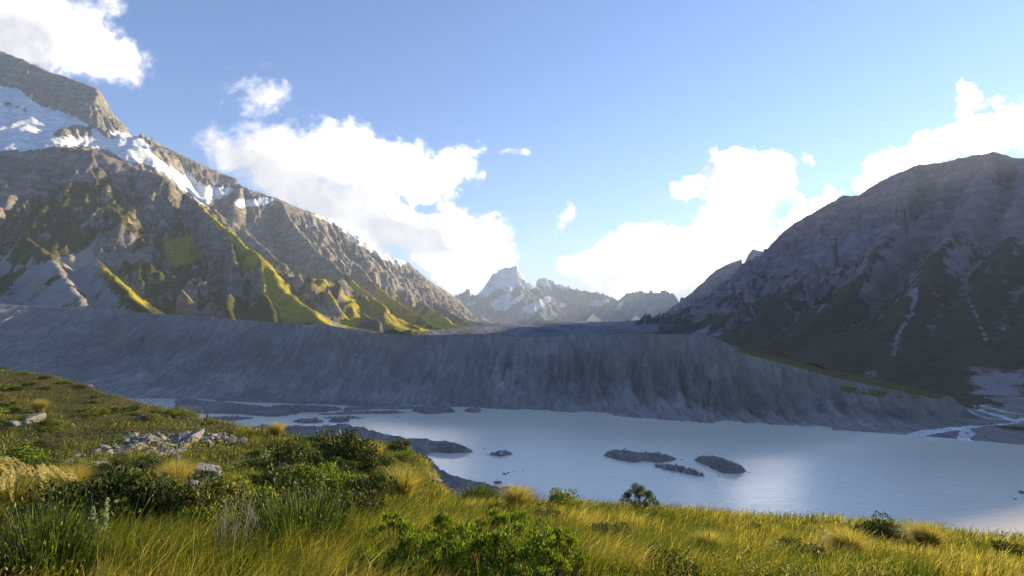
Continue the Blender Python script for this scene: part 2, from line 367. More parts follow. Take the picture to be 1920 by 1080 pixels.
A = [(-900,-150,4600),(-400,-60,4200),(-120,40,3900),(0,92,3800),(90,130,3800),(180,162,3800),(240,218,3900),(300,266,4000),(370,303,4100),(440,333,4200)]
B = [(-500,330,1900),(-250,300,2100),(0,280,2250),(90,268,2300),(170,276,2350),(250,308,2400),(310,328,2380),(370,377,2300),(430,427,2150),(480,472,2000),(530,532,1800),(580,577,1600),(630,610,1430),(660,640,1350)]
left_ridges = [
 dict(p=A, s=0.88), dict(p=B, s=0.62),
 dict(p=[(170,276,2350),(130,335,2150),(60,420,1900),(0,505,1650),(-40,560,1500)], s=0.8),
 dict(p=[(90,268,2300),(20,350,2050),(-80,430,1850)], s=0.8),
 dict(p=[(310,328,2380),(285,400,2150),(325,470,1900),(350,560,1600),(365,610,1450)], s=0.85),
 dict(p=[(250,308,2400),(215,400,2100),(235,470,1850)], s=0.85),
 dict(p=[(430,427,2150),(440,490,1900),(425,560,1620),(440,615,1450)], s=0.8),
 dict(p=[(480,472,2000),(500,540,1750),(520,610,1480)], s=0.8),
 dict(p=[(60,440,1700),(110,500,1420),(150,560,1200)], s=0.6), dict(p=[(175,480,1560),(215,515,1380),(250,560,1200),(300,592,1050)], s=0.7), dict(p=[(-80,470,1600),(-20,540,1300),(30,590,1180)], s=0.6),
 dict(p=[(440,338,3900),(470,352,3900),(525,374,4000),(570,392,4100),(620,407,4300)], s=0.8),
 dict(p=[(455,345,3900),(430,400,3500),(470,440,3200),(540,500,2800),(590,512,2600),(640,545,2350),(700,590,2150),(775,632,2000)], s=0.75),
 dict(p=[(525,374,4000),(560,430,3700),(610,480,3400),(660,520,3050),(720,570,2700),(800,628,2350)], s=0.8),
 dict(p=[(620,407,4300),(650,470,4000),(700,530,3500),(760,575,3100),(840,628,2650)], s=0.8),
 dict(p=[(600,402,4900),(640,425,5000),(680,450,5100),(730,478,5300),(765,490,5500),(800,520,5700),(860,562,6400),(925,628,7400)], s=0.75),
 dict(p=[(700,462,5200),(740,520,4500),(800,570,3900),(880,626,3200)], s=0.8),
 dict(p=[(765,492,5500),(810,560,4700),(870,600,4000),(925,632,3600)], s=0.8),
]
snowL = [[(0,160),(40,170),(75,200),(120,212),(165,232),(205,243),(240,252),(270,262),(300,300),(345,330),(400,352),(440,352),(432,366),(400,372),(385,388),(362,368),(335,348),(305,322),(270,305),(235,300),(200,280),(160,272),(110,274),(70,280),(-20,280),(-40,160)],
         [(435,374),(470,374),(520,372),(498,384),(450,388)],[(585,400),(625,408),(645,418),(655,432),(620,418)],
         [(640,428),(672,445),(700,458),(735,478),(765,492),(748,500),(712,482),(680,462),(655,446)],[(455,345),(480,356),(470,362)]]
nosnowL = [[(90,258),(108,243),(150,232),(172,240),(172,256)],[(165,232),(195,238),(222,260),(200,262)],[(0,187),(30,196),(62,207),(50,212),(10,199)]]
sunlit_grassL = [[(165,512),(190,500),(215,505),(250,530),(290,580),(250,578),(225,540),(190,525)],[(330,330),(400,400),(480,470),(560,550),(630,612),(530,606),(500,560),(440,500),(440,460),(400,430)],
          [(305,450),(345,440),(390,420),(400,480),(345,500),(310,505)],
          [(580,505),(620,520),(700,580),(790,625),(640,615),(600,560)],[(640,520),(720,540),(900,622),(800,625),(700,580)],[(760,560),(830,585),(925,622),(880,625)]]  # alpine grass areas, traced to include sunlit patches as brighter yellow
screeL = [[(-60,470),(60,470),(120,470),(170,500),(215,545),(250,585),(300,600),(-60,640)],[(150,330),(175,470),(200,520),(150,560),(100,590),(60,560),(120,480),(130,400)],[(590,560),(640,590),(680,618),(600,612)],[(640,560),(760,612),(790,628),(720,610)]]
mountain('left_mountain', (-5200, 150, 950, 7900), 7.5, left_ridges, 12, 14, 330, ROCKL, seed=2, ero=(60000, 9),
         snow=snowL, nosnow=nosnowL, scree=screeL, grass=sunlit_grassL, vegline=420, vegslope=1.3, spur=140, jag=12,
         bush=[[(-50,430),(0,400),(60,370),(130,345),(180,330),(250,330),(310,335),(430,430),(560,560),(630,612),(300,590),(230,500),(190,470),(120,480),(60,500),(0,560),(-50,560)]],
         bare=[[(440,330),(640,400),(930,600),(900,610),(760,560),(640,500),(560,490),(480,460),(420,400)]])

right_ridges = [
 dict(p=[(1150,640,8200),(1235,592,7200),(1265,572,6800),(1300,545,6200),(1345,503,5700),(1372,490,5600),(1395,482,5500),(1415,466,5500),(1435,472,5300),(1480,500,5000)], s=0.7),
 dict(p=[(1400,500,4000),(1430,474,3700),(1480,425,3300),(1540,384,3000),(1580,364,2850),(1610,364,2750),(1635,345,2650),(1680,322,2500),(1720,305,2400),(1790,298,2200),(1830,287,2080),(1860,281,2000),(1920,290,1900),
         (2050,262,1850),(2200,225,1700),(2400,235,1480),(2600,320,1300),(2780,400,1170),(3000,450,1000),(3400,570,700)], s=0.64),  # unseen crest beyond the right edge, shaped to shade the moraine, not the foreground
 dict(p=[(1430,474,3700),(1385,520,3400),(1330,575,3100),(1270,630,2700)], s=0.6),
 dict(p=[(1540,384,3000),(1490,450,2700),(1420,530,2300),(1350,600,1900),(1310,645,1700)], s=0.6),
 dict(p=[(1635,345,2650),(1580,430,2250),(1500,520,1900),(1430,590,1550),(1370,650,1300)], s=0.6),
 dict(p=[(1720,305,2400),(1690,400,1950),(1620,500,1600),(1540,590,1300),(1460,665,1060)], s=0.62),
 dict(p=[(1860,281,2000),(1810,400,1620),(1730,520,1280),(1650,620,1020),(1570,690,860)], s=0.62),
 dict(p=[(1920,290,1900),(1900,420,1450),(1850,540,1120),(1790,640,900),(1720,715,760)], s=0.65),
 dict(p=[(2050,250,1850),(2010,420,1300),(1980,560,960),(1930,680,760)], s=0.7),
 dict(p=[(2200,215,1700),(2180,420,1150),(2150,600,850),(2100,720,650)], s=0.8),
]
screeR = [[(1325,630),(1366,608),(1350,630)],[(1290,628),(1335,608),(1325,628)],[(1628,714),(1635,690),(1648,712)],[(1818,684),(1842,694),(1836,716),(1862,690),(1885,704),(1925,685),(1925,745),(1822,740)],
          [(1500,480),(1580,440),(1690,408),(1660,430),(1590,470),(1540,495)],[(1700,545),(1722,535),(1720,560),(1708,568)],[(1740,460),(1760,440),(1790,445),(1760,470)]]
mountain('right_mountain', (450, 5600, 480, 8200), 7.5, right_ridges, 4, 20, 420, ROCKR, seed=21, ero=(60000, 9),
         scree=screeR, vegline=340, vegslope=1.3, spur=170, jag=10, auto=0.45,
         lines=[([(1716,545),(1712,575),(1706,592),(1690,618),(1680,642),(1676,668)], 3.0), ([(1815,560),(1835,600),(1850,640)], 2.0), ([(1690,500),(1686,530)], 2.0)])
far_ridges = [
 dict(p=[(780,600,11500),(862,550,11000),(905,530,11000),(925,512,11000),(945,500,11000),(968,498,11000),(985,514,11100),(1002,527,11200),(1022,519,11200),(1048,532,11300),(1075,541,11300),(1100,546,11400),(1130,550,11400),(1160,562,11300),
         (1178,548,11000),(1200,546,10900),(1225,552,10800),(1245,558,10700),(1270,575,10500),(1300,620,10000)], s=0.7),
 dict(p=[(1130,550,11400),(1160,600,10000),(1180,640,9300)], s=0.8), dict(p=[(1218,545,10300),(1232,548,10200),(1245,545,10200),(1262,550,10100),(1300,600,9800)], s=0.8),
 dict(p=[(960,498,11000),(940,560,10300),(960,610,9700)], s=0.8), dict(p=[(1045,532,11300),(1060,580,10400),(1040,630,9600)], s=0.8), dict(p=[(1245,545,10200),(1180,600,9600),(1120,640,9200)], s=0.8)]
snowF = [[(880,548),(900,515),(955,480),(1000,505),(1015,526),(990,536),(975,530),(955,548),(935,540),(910,556)],[(920,568),(950,550),(962,553),(950,572),(930,584)],[(940,582),(962,562),(990,548),(978,560),(950,580)],
         [(978,586),(990,572),(1030,556),(1040,557),(1022,573),(1000,586)],[(1100,570),(1140,562),(1152,562),(1125,574)],[(1148,582),(1165,566),(1172,570),(1160,582)],[(865,572),(892,564),(890,572)],[(1047,572),(1066,568),(1056,578)]]
far_ridges += [dict(p=[(800,622,2300),(870,614,2450),(940,609,2600),(1010,612,2500),(1080,607,2700),(1150,610,2600),(1220,606,2900),(1290,612,2800)], s=0.16), dict(p=[(880,612,4700),(930,607,4600),(1000,603,4700),(1060,606,4600),(1130,602,4800),(1230,598,5000)], s=0.2), dict(p=[(900,590,8600),(915,612,6600),(960,618,5200)], s=0.35), dict(p=[(1010,585,8800),(1030,610,6800),(1050,618,5400)], s=0.35), dict(p=[(1110,588,8800),(1090,610,6500),(1120,618,5300)], s=0.35), dict(p=[(1190,590,8600),(1170,612,6000)], s=0.35), dict(p=[(880,600,5200),(960,611,4300),(1050,619,3600)], s=0.22), dict(p=[(1250,600,6000),(1180,610,4800),(1100,618,3900)], s=0.22), dict(p=[(980,598,7400),(1080,602,7000),(1180,600,7600)], s=0.2)]
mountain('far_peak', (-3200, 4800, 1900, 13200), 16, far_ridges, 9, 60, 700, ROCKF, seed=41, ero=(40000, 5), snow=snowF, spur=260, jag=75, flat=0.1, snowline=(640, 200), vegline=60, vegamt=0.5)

# ------------------------------------------------------------------ ground sheet, lake
def sheet(name, x0, x1, y0, y1, z, mat, n=2):
    xs = np.linspace(x0, x1, n); ys = np.linspace(y0, y1, n); X, Y = np.meshgrid(xs, ys)
    return struct(mesh_np(name, np.stack([X, Y, X*0+z], -1).reshape(-1, 3), grid_quads(n, n), mat=mat))
m, t, b = newmat('valley_gravel'); geo = t.add('ShaderNodeNewGeometry')
t.put(b.inputs['Base Color'], t.mix(t.noise(geo.outputs['Position'], 0.02, 6), (0.09, 0.09, 0.085), (0.13, 0.125, 0.11))); b.inputs['Roughness'].default_value = 0.95
VALLEY = m
sheet('ground', -40000, 40000, -40000, 40000, -3.0, VALLEY, 9)

m, t, b = newmat('glacial_water'); geo = t.add('ShaderNodeNewGeometry'); P = geo.outputs['Position']
st = t.noise(t.mapping(P, rot=(0, 0, 0.35), scale=(0.4, 1.6, 1)), 0.012, 4, 0.5)
t.put(b.inputs['Base Color'], t.mix(st, (0.70, 0.64, 0.51), (0.82, 0.75, 0.60)))
t.put(b.inputs['Roughness'], t.mapr(t.noise(t.mapping(P, rot=(0, 0, 0.25), scale=(0.35, 1.5, 1)), 0.010, 5, 0.6), 0.35, 0.7, 0.08, 0.22))
b.inputs['IOR'].default_value = 1.333; b.inputs['Specular IOR Level'].default_value = 0.9
bm = t.add('ShaderNodeBump'); bm.inputs['Strength'].default_value = 0.6; bm.inputs['Distance'].default_value = 0.45
wv = t.math('ADD', t.noise(t.mapping(P, rot=(0, 0, 0.6), scale=(1, 2.2, 1)), 0.13, 5, 0.62), t.math('MULTIPLY', t.noise(P, 0.8, 3, 0.5), 0.12))
t.put(bm.inputs['Height'], wv); t.l.new(bm.outputs[0], b.inputs['Normal'])
lake = sheet('lake', -1500, 1600, 40, 760, 0.0, m)

# ------------------------------------------------------------------ moraine wall (lofted from shore to crest to back)
def interp_cols(pts, us):
    p = np.array(pts, float); return np.stack([np.interp(us, p[:, 0], p[:, k]) for k in range(1, p.shape[1])], -1)
shore = [(-900,737),(-300,742),(0,744),(350,748),(450,750),(700,757),(900,765),(1100,776),(1300,792),(1500,801),(1600,805),(1700,812),(1800,820),(1920,831),(2200,850),(2500,860)]
crest = [(-900,530,1250),(-300,555,1180),(-60,566,1130),(60,574,1090),(150,579,1050),(215,583,1000),(290,588,930),(430,599,860),(560,607,810),(620,611,790),(700,624,770),(770,629,750),(850,627,740),(930,626,730),(960,632,725),(1035,633,715),(1060,628,705),(1200,627,670),(1270,626,650),(1330,630,620),(1365,645,600),(1410,660,585),(1480,676,570),(1560,694,555),(1650,712,545),(1740,733,530),(1800,748,520),(1860,765,500),(1920,775,490),(2200,790,480),(2500,800,470)]
NU, NV = 1500, 170
us = np.linspace(-700, 2300, NU)
mshore = shore[:10]+[(1620,803),(1700,803),(1770,800),(1830,792),(1880,784),(2500,784)]; so = interp_cols(mshore, us)[:, 0]; cr = interp_cols(crest, us)
S0 = np.array([onz(a, b_, 0.0) for a, b_ in zip(us, so)]); C0 = np.array([W(a, c[0], c[1]) for a, c in zip(us, cr)])
arc = np.concatenate([[0], np.cumsum(np.hypot(*(np.diff(C0[:, :2], axis=0).T)))])
C0[:, 2] += 2.2*fbm(arc, arc*0, 60, 6, 0.65, 3)*np.clip((us+200)/900, 0.2, 1)
C0[:, 2] -= np.interp(us, [1780, 1890], [0, 26]); vv = np.concatenate([np.linspace(-0.12, 0, 8)[:-1], np.linspace(0, 1, 140), 1+np.linspace(0.02, 0.9, NV-147)])
U_, V_ = np.meshgrid(np.arange(NU), vv)
dirv = C0-S0; Hc = dirv[:, 2]
Vc = np.clip(V_, 0, 1)
prof = Vc+0.10*np.sin(np.pi*Vc)*(-1)*(1-Vc)          # slightly concave foot
prof = np.where(V_ < 0, V_*1.0, prof)
back = np.clip(V_-1, 0, None)
XX = S0[:, 0][None]+dirv[:, 0][None]*V_; YY = S0[:, 1][None]+dirv[:, 1][None]*V_
lb = np.clip((us+60)/300, 0, 1)[None]      # left part keeps rising into the mountain instead of dropping behind
ZZ = np.where(back > 0, Hc[None]*(1-back*1.5*lb), Hc[None]*prof)
ZZ = np.where(V_ < 0, V_*30, ZZ)
A2 = np.broadcast_to(arc[None], ZZ.shape); slopeLen = np.hypot(np.hypot(dirv[:, 0], dirv[:, 1]), Hc)[None]
D2 = V_*slopeLen
flute = np.interp(us, [200,700,950,1150,1300,1450,1550,1700,2000], [0.5,0.6,1.1,1.6,2.0,1.8,1.0,1.1,0.5])[None]
sk = np.interp(us, [0,500,900,1200,1500,1800], [-0.9,-0.6,-0.2,0.05,0.25,0.5])[None]*D2     # gullies slant down
g1 = ridged(A2+sk+6*fbm(A2, D2, 50, 3), D2*0.10, 26, 4, 0.5, 11); g2 = ridged(A2+sk, D2*0.16, 8, 3, 0.5, 15)
bell = np.clip(np.sin(np.pi*np.clip(V_, 0, 1)**0.75), 0, 1)
up = np.clip(V_*1.4, 0.2, 1)
disp = -(1-g1)*15*flute*bell*up-(1-g2)*5.5*flute*bell*up+fbm(A2, D2, 30, 5, 0.6, 21)*2.6*np.clip(V_*8, 0, 1)*np.clip(1-back*2, 0.3, 1)*np.clip(0.35+bell, 0, 1)
disp += fbm(A2, D2, 140, 3, 0.5, 27)*9*bell; disp += -(1-ridged(A2+sk*1.3, D2*0.05+40, 95, 3, 0.5, 19))*9*bell*np.clip(flute, 0.6, 1.4); disp += (ridged(A2*0.4, D2, 22, 3, 0.5, 29)-0.5)*2.2*bell
ZZ = ZZ+disp*0.75; YY = YY-disp*0.5
m, t, b = newmat('moraine_gravel'); geo = t.add('ShaderNodeNewGeometry'); P = geo.outputs['Position']
f1 = t.noise(P, 0.35, 8, 0.7); f2 = t.noise(P, 0.03, 5, 0.6); f3 = t.noise(t.mapping(P, scale=(1, 0.2, 0.25)), 0.16, 6, 0.6)
c = t.mix(t.mapr(f1, 0.3, 0.7), (0.23, 0.222, 0.212), (0.41, 0.395, 0.37))
c = t.mix(t.mapr(t.math('ADD', t.attr('fan'), t.math('MULTIPLY', t.math('SUBTRACT', f2, 0.5), 1.6)), 0.35, 0.75, 0, 0.75), c, t.mix(f1, (0.33, 0.32, 0.31), (0.48, 0.465, 0.44)))
c = t.mix(t.mapr(f3, 0.42, 0.62, 0, 0.6), c, (0.12, 0.12, 0.12)); c = t.mix(t.mapr(t.noise(P, 0.011, 5, 0.65), 0.40, 0.62, 0, 0.6), c, (0.13, 0.125, 0.12))
c = t.mix(t.mapr(f2, 0.45, 0.7, 0, 0.5), c, (0.20, 0.19, 0.175))
vz = t.add('ShaderNodeTexVoronoi'); t.l.new(P, vz.inputs['Vector']); vz.inputs['Scale'].default_value = 0.55
c = t.mix(t.mapr(vz.outputs['Distance'], 0.10, 0.2, 0.65, 0), c, (0.34, 0.33, 0.32))
gf = t.mapr(t.math('ADD', t.attr('veg'), t.math('SUBTRACT', t.noise(P, 0.12, 6, 0.7), 0.5)), 0.45, 0.6)
c = t.mix(gf, c, t.mix(f1, (0.06, 0.07, 0.02), (0.17, 0.15, 0.04)))
t.put(b.inputs['Base Color'], c); b.inputs['Roughness'].default_value = 0.95; b.inputs['Specular IOR Level'].default_value = 0.1
bm = t.add('ShaderNodeBump'); bm.inputs['Strength'].default_value = 0.9; bm.inputs['Distance'].default_value = 3.6
t.put(bm.inputs['Height'], t.math('ADD', f1, t.math('MULTIPLY', f3, 0.8))); t.l.new(bm.outputs[0], b.inputs['Normal'])
MOR = m
PXm, PYm = proj(XX, YY, ZZ)
vegm = np.zeros(ZZ.shape)
vegm = np.maximum(vegm, 0.75*near_line(PXm, PYm, [(1390,655),(1480,678),(1560,700),(1640,716),(1760,742)], 7)*np.clip(1+0.9*fbm(XX, YY, 30, 4, 0.6, 3), 0, 1.3))
vegm = np.maximum(vegm, 0.62*near_line(PXm, PYm, [(1580,728),(1640,738),(1720,742)], 6)*np.clip(1+0.9*fbm(XX, YY, 20, 4, 0.6, 3), 0, 1.3))
struct(mesh_np('moraine', np.stack([XX, YY, ZZ], -1).reshape(-1, 3), grid_quads(NV, NU), mat=MOR, attrs={'veg': vegm, 'fan': np.clip(1.0-1.5*V_+0.9*fbm(A2+sk, D2*0.3, 70, 4, 0.55, 51), 0, 1)}))
log('moraine')

# ------------------------------------------------------------------ river flat at the right, with its braided stream
nu, nv_ = 260, 120
us2 = np.linspace(1560, 2400, nu); so2 = interp_cols(shore, us2)[:, 0]
S1 = np.array([onz(a, b_+1.0, 0.0) for a, b_ in zip(us2, so2)])
v2 = np.linspace(-0.03, 1, nv_)
Ya = S1[:, 1][None]+v2[:, None]*330; Xa = S1[:, 0][None]*(1+v2[:, None]*0.62)
Za = 9.5*np.clip(v2[:, None], -0.05, 1)+0.9*fbm(Xa, Ya, 22, 5, 0.6, 4)*np.clip(v2[:, None]*8, 0, 1)+1.6*fbm(Xa, Ya, 90, 3, 0.6, 9)*np.clip(v2[:, None]*5, 0, 1)+0.15
struct(mesh_np('gravel_flat', np.stack([Xa, Ya, Za], -1).reshape(-1, 3), grid_quads(nv_, nu), mat=MOR, attrs={'veg': Za*0, 'fan': Za*0+.3}))
def flatz(x, y):
    i = np.argmin((Xa-x)**2+(Ya-y)**2); return Za.ravel()[i]
m, t, b = newmat('white_water'); geo = t.add('ShaderNodeNewGeometry')
t.put(b.inputs['Base Color'], t.mix(t.mapr(t.noise(geo.outputs['Position'], 0.5, 6, 0.7), 0.4, 0.6), (0.80, 0.83, 0.85), (0.35, 0.40, 0.42))); b.inputs['Roughness'].default_value = 0.2
WHITE = m
def ribbon(paths):
    Vs, Qs = [], []
    for pts, wd in paths:
        P_ = np.array(pts, float); n = 60; tt = np.linspace(0, len(P_)-1, n)
        px = np.interp(tt, range(len(P_)), P_[:, 0]); py = np.interp(tt, range(len(P_)), P_[:, 1])
        pw = []
        for a, b_ in zip(px, py):
            q = onz(a, b_, 4.0)
            for _ in range(4): q = onz(a, b_, max(flatz(q[0], q[1]), 0.0))
            pw.append(q)
        pw = np.array(pw); pw[:, 0] += 1.5*fbm(tt*5, tt*0, 4, 3, 0.6, 2)
        tg = np.gradient(pw, axis=0); nn = np.stack([-tg[:, 1], tg[:, 0], tg[:, 0]*0], -1); nn /= np.linalg.norm(nn, axis=1)[:, None]+1e-9
        wv_ = wd*1.5*(0.6+0.6*np.abs(fbm(tt*3, tt*0+wd, 2.5, 3, 0.6, 6)))[:, None]
        base = sum(len(q) for q in Vs); K = 5
        rows = np.concatenate([pw[:, None]+nn[:, None]*wv_[:, None]*s_ for s_ in np.linspace(-1, 1, K)], 1)
        for i in range(n):
            for j in range(K):
                rows[i, j, 2] = flatz(rows[i, j, 0], rows[i, j, 1])+0.12+0.1*math.sin(i*1.7+j)
        Vs.append(rows.reshape(-1, 3)); Qs.append(grid_quads(n, K)+base)
    return np.concatenate(Vs), np.concatenate(Qs)
Vr, Qr = ribbon([([(1925,786),(1900,790),(1880,782),(1850,774),(1825,764),(1818,756)], 3.0), ([(1925,790),(1895,788),(1860,786),(1830,778),(1815,768)], 1.6),
                 ([(1830,800),(1800,803),(1770,806),(1740,808),(1715,816),(1725,822),(1745,823)], 4.0), ([(1805,802),(1815,812),(1806,822),(1820,828),(1845,832)], 4.0), ([(1915,792),(1880,796),(1840,799),(1800,802)], 1.2),
                 ([(1720,817),(1752,812),(1790,806)], 2.2), ([(1925,778),(1890,774),(1860,766),(1835,760)], 1.8), ([(1925,784),(1898,780),(1868,779),(1842,772)], 1.2), ([(1650,810),(1690,812),(1720,815)], 0.9)])
struct(mesh_np('stream', Vr, Qr, mat=WHITE))

# ------------------------------------------------------------------ foreground hill
EDGE = [(-1500,760,70),(-400,662,135),(0,686,118),(100,705,110),(200,738,96),(350,783,82),(430,796,76),(550,822,64),(680,832,57),(790,862,50),(832,925,42),(880,950,29),(1000,958,27),(1200,965,27),(1400,978,30),(1560,990,33),(1750,1008,33),(1920,1030,31),(2400,1090,26),(3200,1180,20)]
CTRL = EDGE+[(-300,1080,6),(0,1080,6.5),(300,1080,6.6),(480,1080,7),(700,1080,7.4),(960,1080,8),(1200,1080,9.5),(1440,1080,12),(1700,1080,14.5),(1920,1090,15.5),(2400,1250,12),
  (0,980,10.5),(300,980,11.5),(560,980,12.5),(700,980,15),(960,1000,16),(1300,1010,19),(0,905,18),(385,915,22),(600,925,26),(750,950,28),(800,895,42),
  (200,850,44),(330,845,47),(450,855,45),(650,870,42),(100,830,55),(0,780,70),(250,800,66),(400,815,62),(120,745,90),(0,720,98)]
cp = np.array([W(*p) for p in CTRL]+[(0,0.3,CAMZ-1.75),(-4,-4,CAMZ-1.6),(5,-4,CAMZ-1.9),(-25,-30,CAMZ-1),(25,-30,CAMZ-3),(0,-40,CAMZ-1),(-60,0,CAMZ-2),(40,0,CAMZ-13)])
def tps(r2): return np.where(r2 > 0, r2*np.log(np.maximum(r2, 1e-12)), 0)
sc_ = np.sign(cp[:, :2])*0+cp[:, :2]
def warpxy(x, y):      # compress distance so near and far control points are evenly spaced
    r = np.hypot(x, y)+1e-6; k = np.log1p(r/6.0)/r; return x*k, y*k
cu, cv = warpxy(cp[:, 0], cp[:, 1])
n_ = len(cp); Kk = tps((cu[:, None]-cu)**2+(cv[:, None]-cv)**2)+np.eye(n_)*0.01; Pm = np.stack([np.ones(n_), cu, cv], 1)
Mx = np.block([[Kk, Pm], [Pm.T, np.zeros((3, 3))]]); sol = np.linalg.solve(Mx, np.concatenate([cp[:, 2]-CAMZ, np.zeros(3)]))
eaz = np.array([math.atan2(W(*p)[0], W(*p)[1]) for p in EDGE]); er = np.array([math.hypot(W(*p)[0], W(*p)[1]) for p in EDGE])
def rbf(x, y):
    a, b_ = warpxy(x, y); z = sol[-3]+sol[-2]*a+sol[-1]*b_
    for i in range(n_): z = z+sol[i]*tps((a-cu[i])**2+(b_-cv[i])**2)
    return z+CAMZ
def edge_r(az): return np.interp(az, eaz, er)
def fgH(x, y, detail=True):
    x = np.asarray(x, float); y = np.asarray(y, float)
    r = np.hypot(x, y); az = np.arctan2(x, y); E = edge_r(az)
    k = np.minimum(1, E/np.maximum(r, 1e-6)); z = rbf(x*k, y*k)
    over = np.maximum(r-E, 0)
    z = z-over*0.85*(1-np.exp(-over/4.0))
    if detail:
        z = z+np.clip(r/40, 0.05, 1)*(0.45*fbm(x, y, 7, 4, 0.5, 31)+0.7*fbm(x, y, 22, 3, 0.5, 35))*np.exp(-over/25)
        z = z+0.06*fbm(x, y, 1.6, 3, 0.5, 39)+np.clip(over/10, 0, 1)*(1.2*fbm(x, y, 6, 5, 0.6, 44))
    return np.maximum(z, -2.5)
az = np.concatenate([np.linspace(-math.pi, -1.0, 90)[:-1], np.linspace(-1.0, 1.0, 900), np.linspace(1.0, math.pi, 90)[1:]]); rr = np.geomspace(0.6, 420, 420)
AZ, RR = np.meshgrid(az, rr); GXf = RR*np.sin(AZ); GYf = RR*np.cos(AZ); GZf = fgH(GXf, GYf)
over = np.maximum(RR-edge_r(AZ), 0)
m, t, b = newmat('heath_soil'); geo = t.add('ShaderNodeNewGeometry'); P = geo.outputs['Position']
g1_ = t.noise(P, 2.2, 8, 0.65); g2_ = t.noise(P, 0.25, 5, 0.6)
c = t.mix(t.mapr(g1_, 0.35, 0.65), (0.030, 0.034, 0.010), (0.085, 0.080, 0.020)); c = t.mix(t.mapr(g2_, 0.45, 0.65), c, (0.075, 0.06, 0.022))
rk = t.mix(t.noise(P, 0.8, 7, 0.7), (0.12, 0.12, 0.13), (0.26, 0.25, 0.25))
c = t.mix(t.mapr(t.math('ADD', t.attr('bare'), t.math('MULTIPLY', t.math('SUBTRACT', g1_, 0.5), 0.5)), 0.4, 0.6), c, rk)
t.put(b.inputs['Base Color'], c); b.inputs['Roughness'].default_value = 0.95; b.inputs['Specular IOR Level'].default_value = 0.1
bm = t.add('ShaderNodeBump'); bm.inputs['Strength'].default_value = 0.8; bm.inputs['Distance'].default_value = 0.15; t.put(bm.inputs['Height'], g1_); t.l.new(bm.outputs[0], b.inputs['Normal'])
struct(mesh_np('hillside', np.stack([GXf, GYf, GZf], -1).reshape(-1, 3), grid_quads(*AZ.shape), mat=m, attrs={'bare': np.clip(over/7, 0, 1)}))
log('hillside')
#VEG_INSERT
def ground_hit(px, py):
    r = ray(px, py); k = np.geomspace(2, 300, 1500); x = r[0]*k; y = r[1]*k; z = CAMZ+r[2]*k
    g = fgH(x, y); i = np.argmax(z < g)
    if not (z < g).any(): i = np.argmin(z-g)
    return Vector((x[i], y[i], g[i]))
def up_mat(name, rough=0.7, transl=0.35, spec=0.2, attr='tint', var=0.35):
    m, t, b = newmat(name); geo = t.add('ShaderNodeNewGeometry')
    c = t.attr(attr, 'Color'); nz_ = t.noise(geo.outputs['Position'], 3.0, 4, 0.6)
    c = t.mix(t.mapr(nz_, 0.35, 0.65, 0, var), c, t.vmath('SCALE', c, 1.5))
    t.put(b.inputs['Base Color'], c); b.inputs['Roughness'].default_value = rough; b.inputs['Specular IOR Level'].default_value = spec
    tr = t.add('ShaderNodeBsdfTranslucent'); t.l.new(t.vmath('MULTIPLY', c, (1.25, 1.3, 0.7)), tr.inputs['Color'])
    ms = t.add('ShaderNodeMixShader'); ms.inputs[0].default_value = transl
    t.l.new(b.outputs[0], ms.inputs[1]); t.l.new(tr.outputs[0], ms.inputs[2]); t.l.new(ms.outputs[0], t.n['Material Output'].inputs['Surface'])
    return m
LEAF = up_mat('leaf', 0.55, 0.35, 0.3); GRASSM = up_mat('grass_blade', 0.6, 0.45, 0.25)
def simple(name, a, b_, sc=3.0, rough=0.9, bump=0.02):
    m, t, b = newmat(name); tc_ = t.add('ShaderNodeTexCoord'); nz_ = t.noise(tc_.outputs['Object'], sc, 7, 0.65)
    t.put(b.inputs['Base Color'], t.mix(t.mapr(nz_, 0.35, 0.65), a, b_)); b.inputs['Roughness'].default_value = rough; b.inputs['Specular IOR Level'].default_value = 0.15
    bm = t.add('ShaderNodeBump'); bm.inputs['Distance'].default_value = bump; bm.inputs['Strength'].default_value = 0.8; t.put(bm.inputs['Height'], nz_); t.l.new(bm.outputs[0], b.inputs['Normal'])
    return m
BARK = simple('bark', (0.06, 0.05, 0.04), (0.13, 0.11, 0.09), 8); DEAD = simple('dead_wood', (0.12, 0.11, 0.115), (0.24, 0.23, 0.24), 8)
def rock_material(name, a, b_, lichen=(0.30, 0.30, 0.12), la=0.3):
    m, t, b = newmat(name); tc_ = t.add('ShaderNodeTexCoord'); O = tc_.outputs['Object']
    n_a = t.noise(O, 1.8, 8, 0.68); n_b = t.noise(t.mapping(O, rot=(0.6, 0.2, 0.1), scale=(0.6, 0.6, 3)), 2.0, 5, 0.6)
    c = t.mix(t.mapr(n_a, 0.35, 0.65), a, b_); c = t.mix(t.mapr(n_b, 0.45, 0.7, 0, 0.5), c, tuple(q*0.55 for q in a))
    c = t.mix(t.mapr(t.noise(O, 3.5, 6, 0.7), 0.56, 0.64, 0, la), c, lichen)
    t.put(b.inputs['Base Color'], c); b.inputs['Roughness'].default_value = 0.9; b.inputs['Specular IOR Level'].default_value = 0.2
    bm = t.add('ShaderNodeBump'); bm.inputs['Distance'].default_value = 0.07; bm.inputs['Strength'].default_value = 0.9; t.put(bm.inputs['Height'], t.math('ADD', n_a, n_b)); t.l.new(bm.outputs[0], b.inputs['Normal'])
    return m
ROCK = rock_material('greywacke', (0.11, 0.115, 0.13), (0.23, 0.23, 0.25)); PALE = rock_material('pale_greywacke', (0.16, 0.16, 0.19), (0.32, 0.315, 0.35), (0.22, 0.22, 0.14), 0.35)

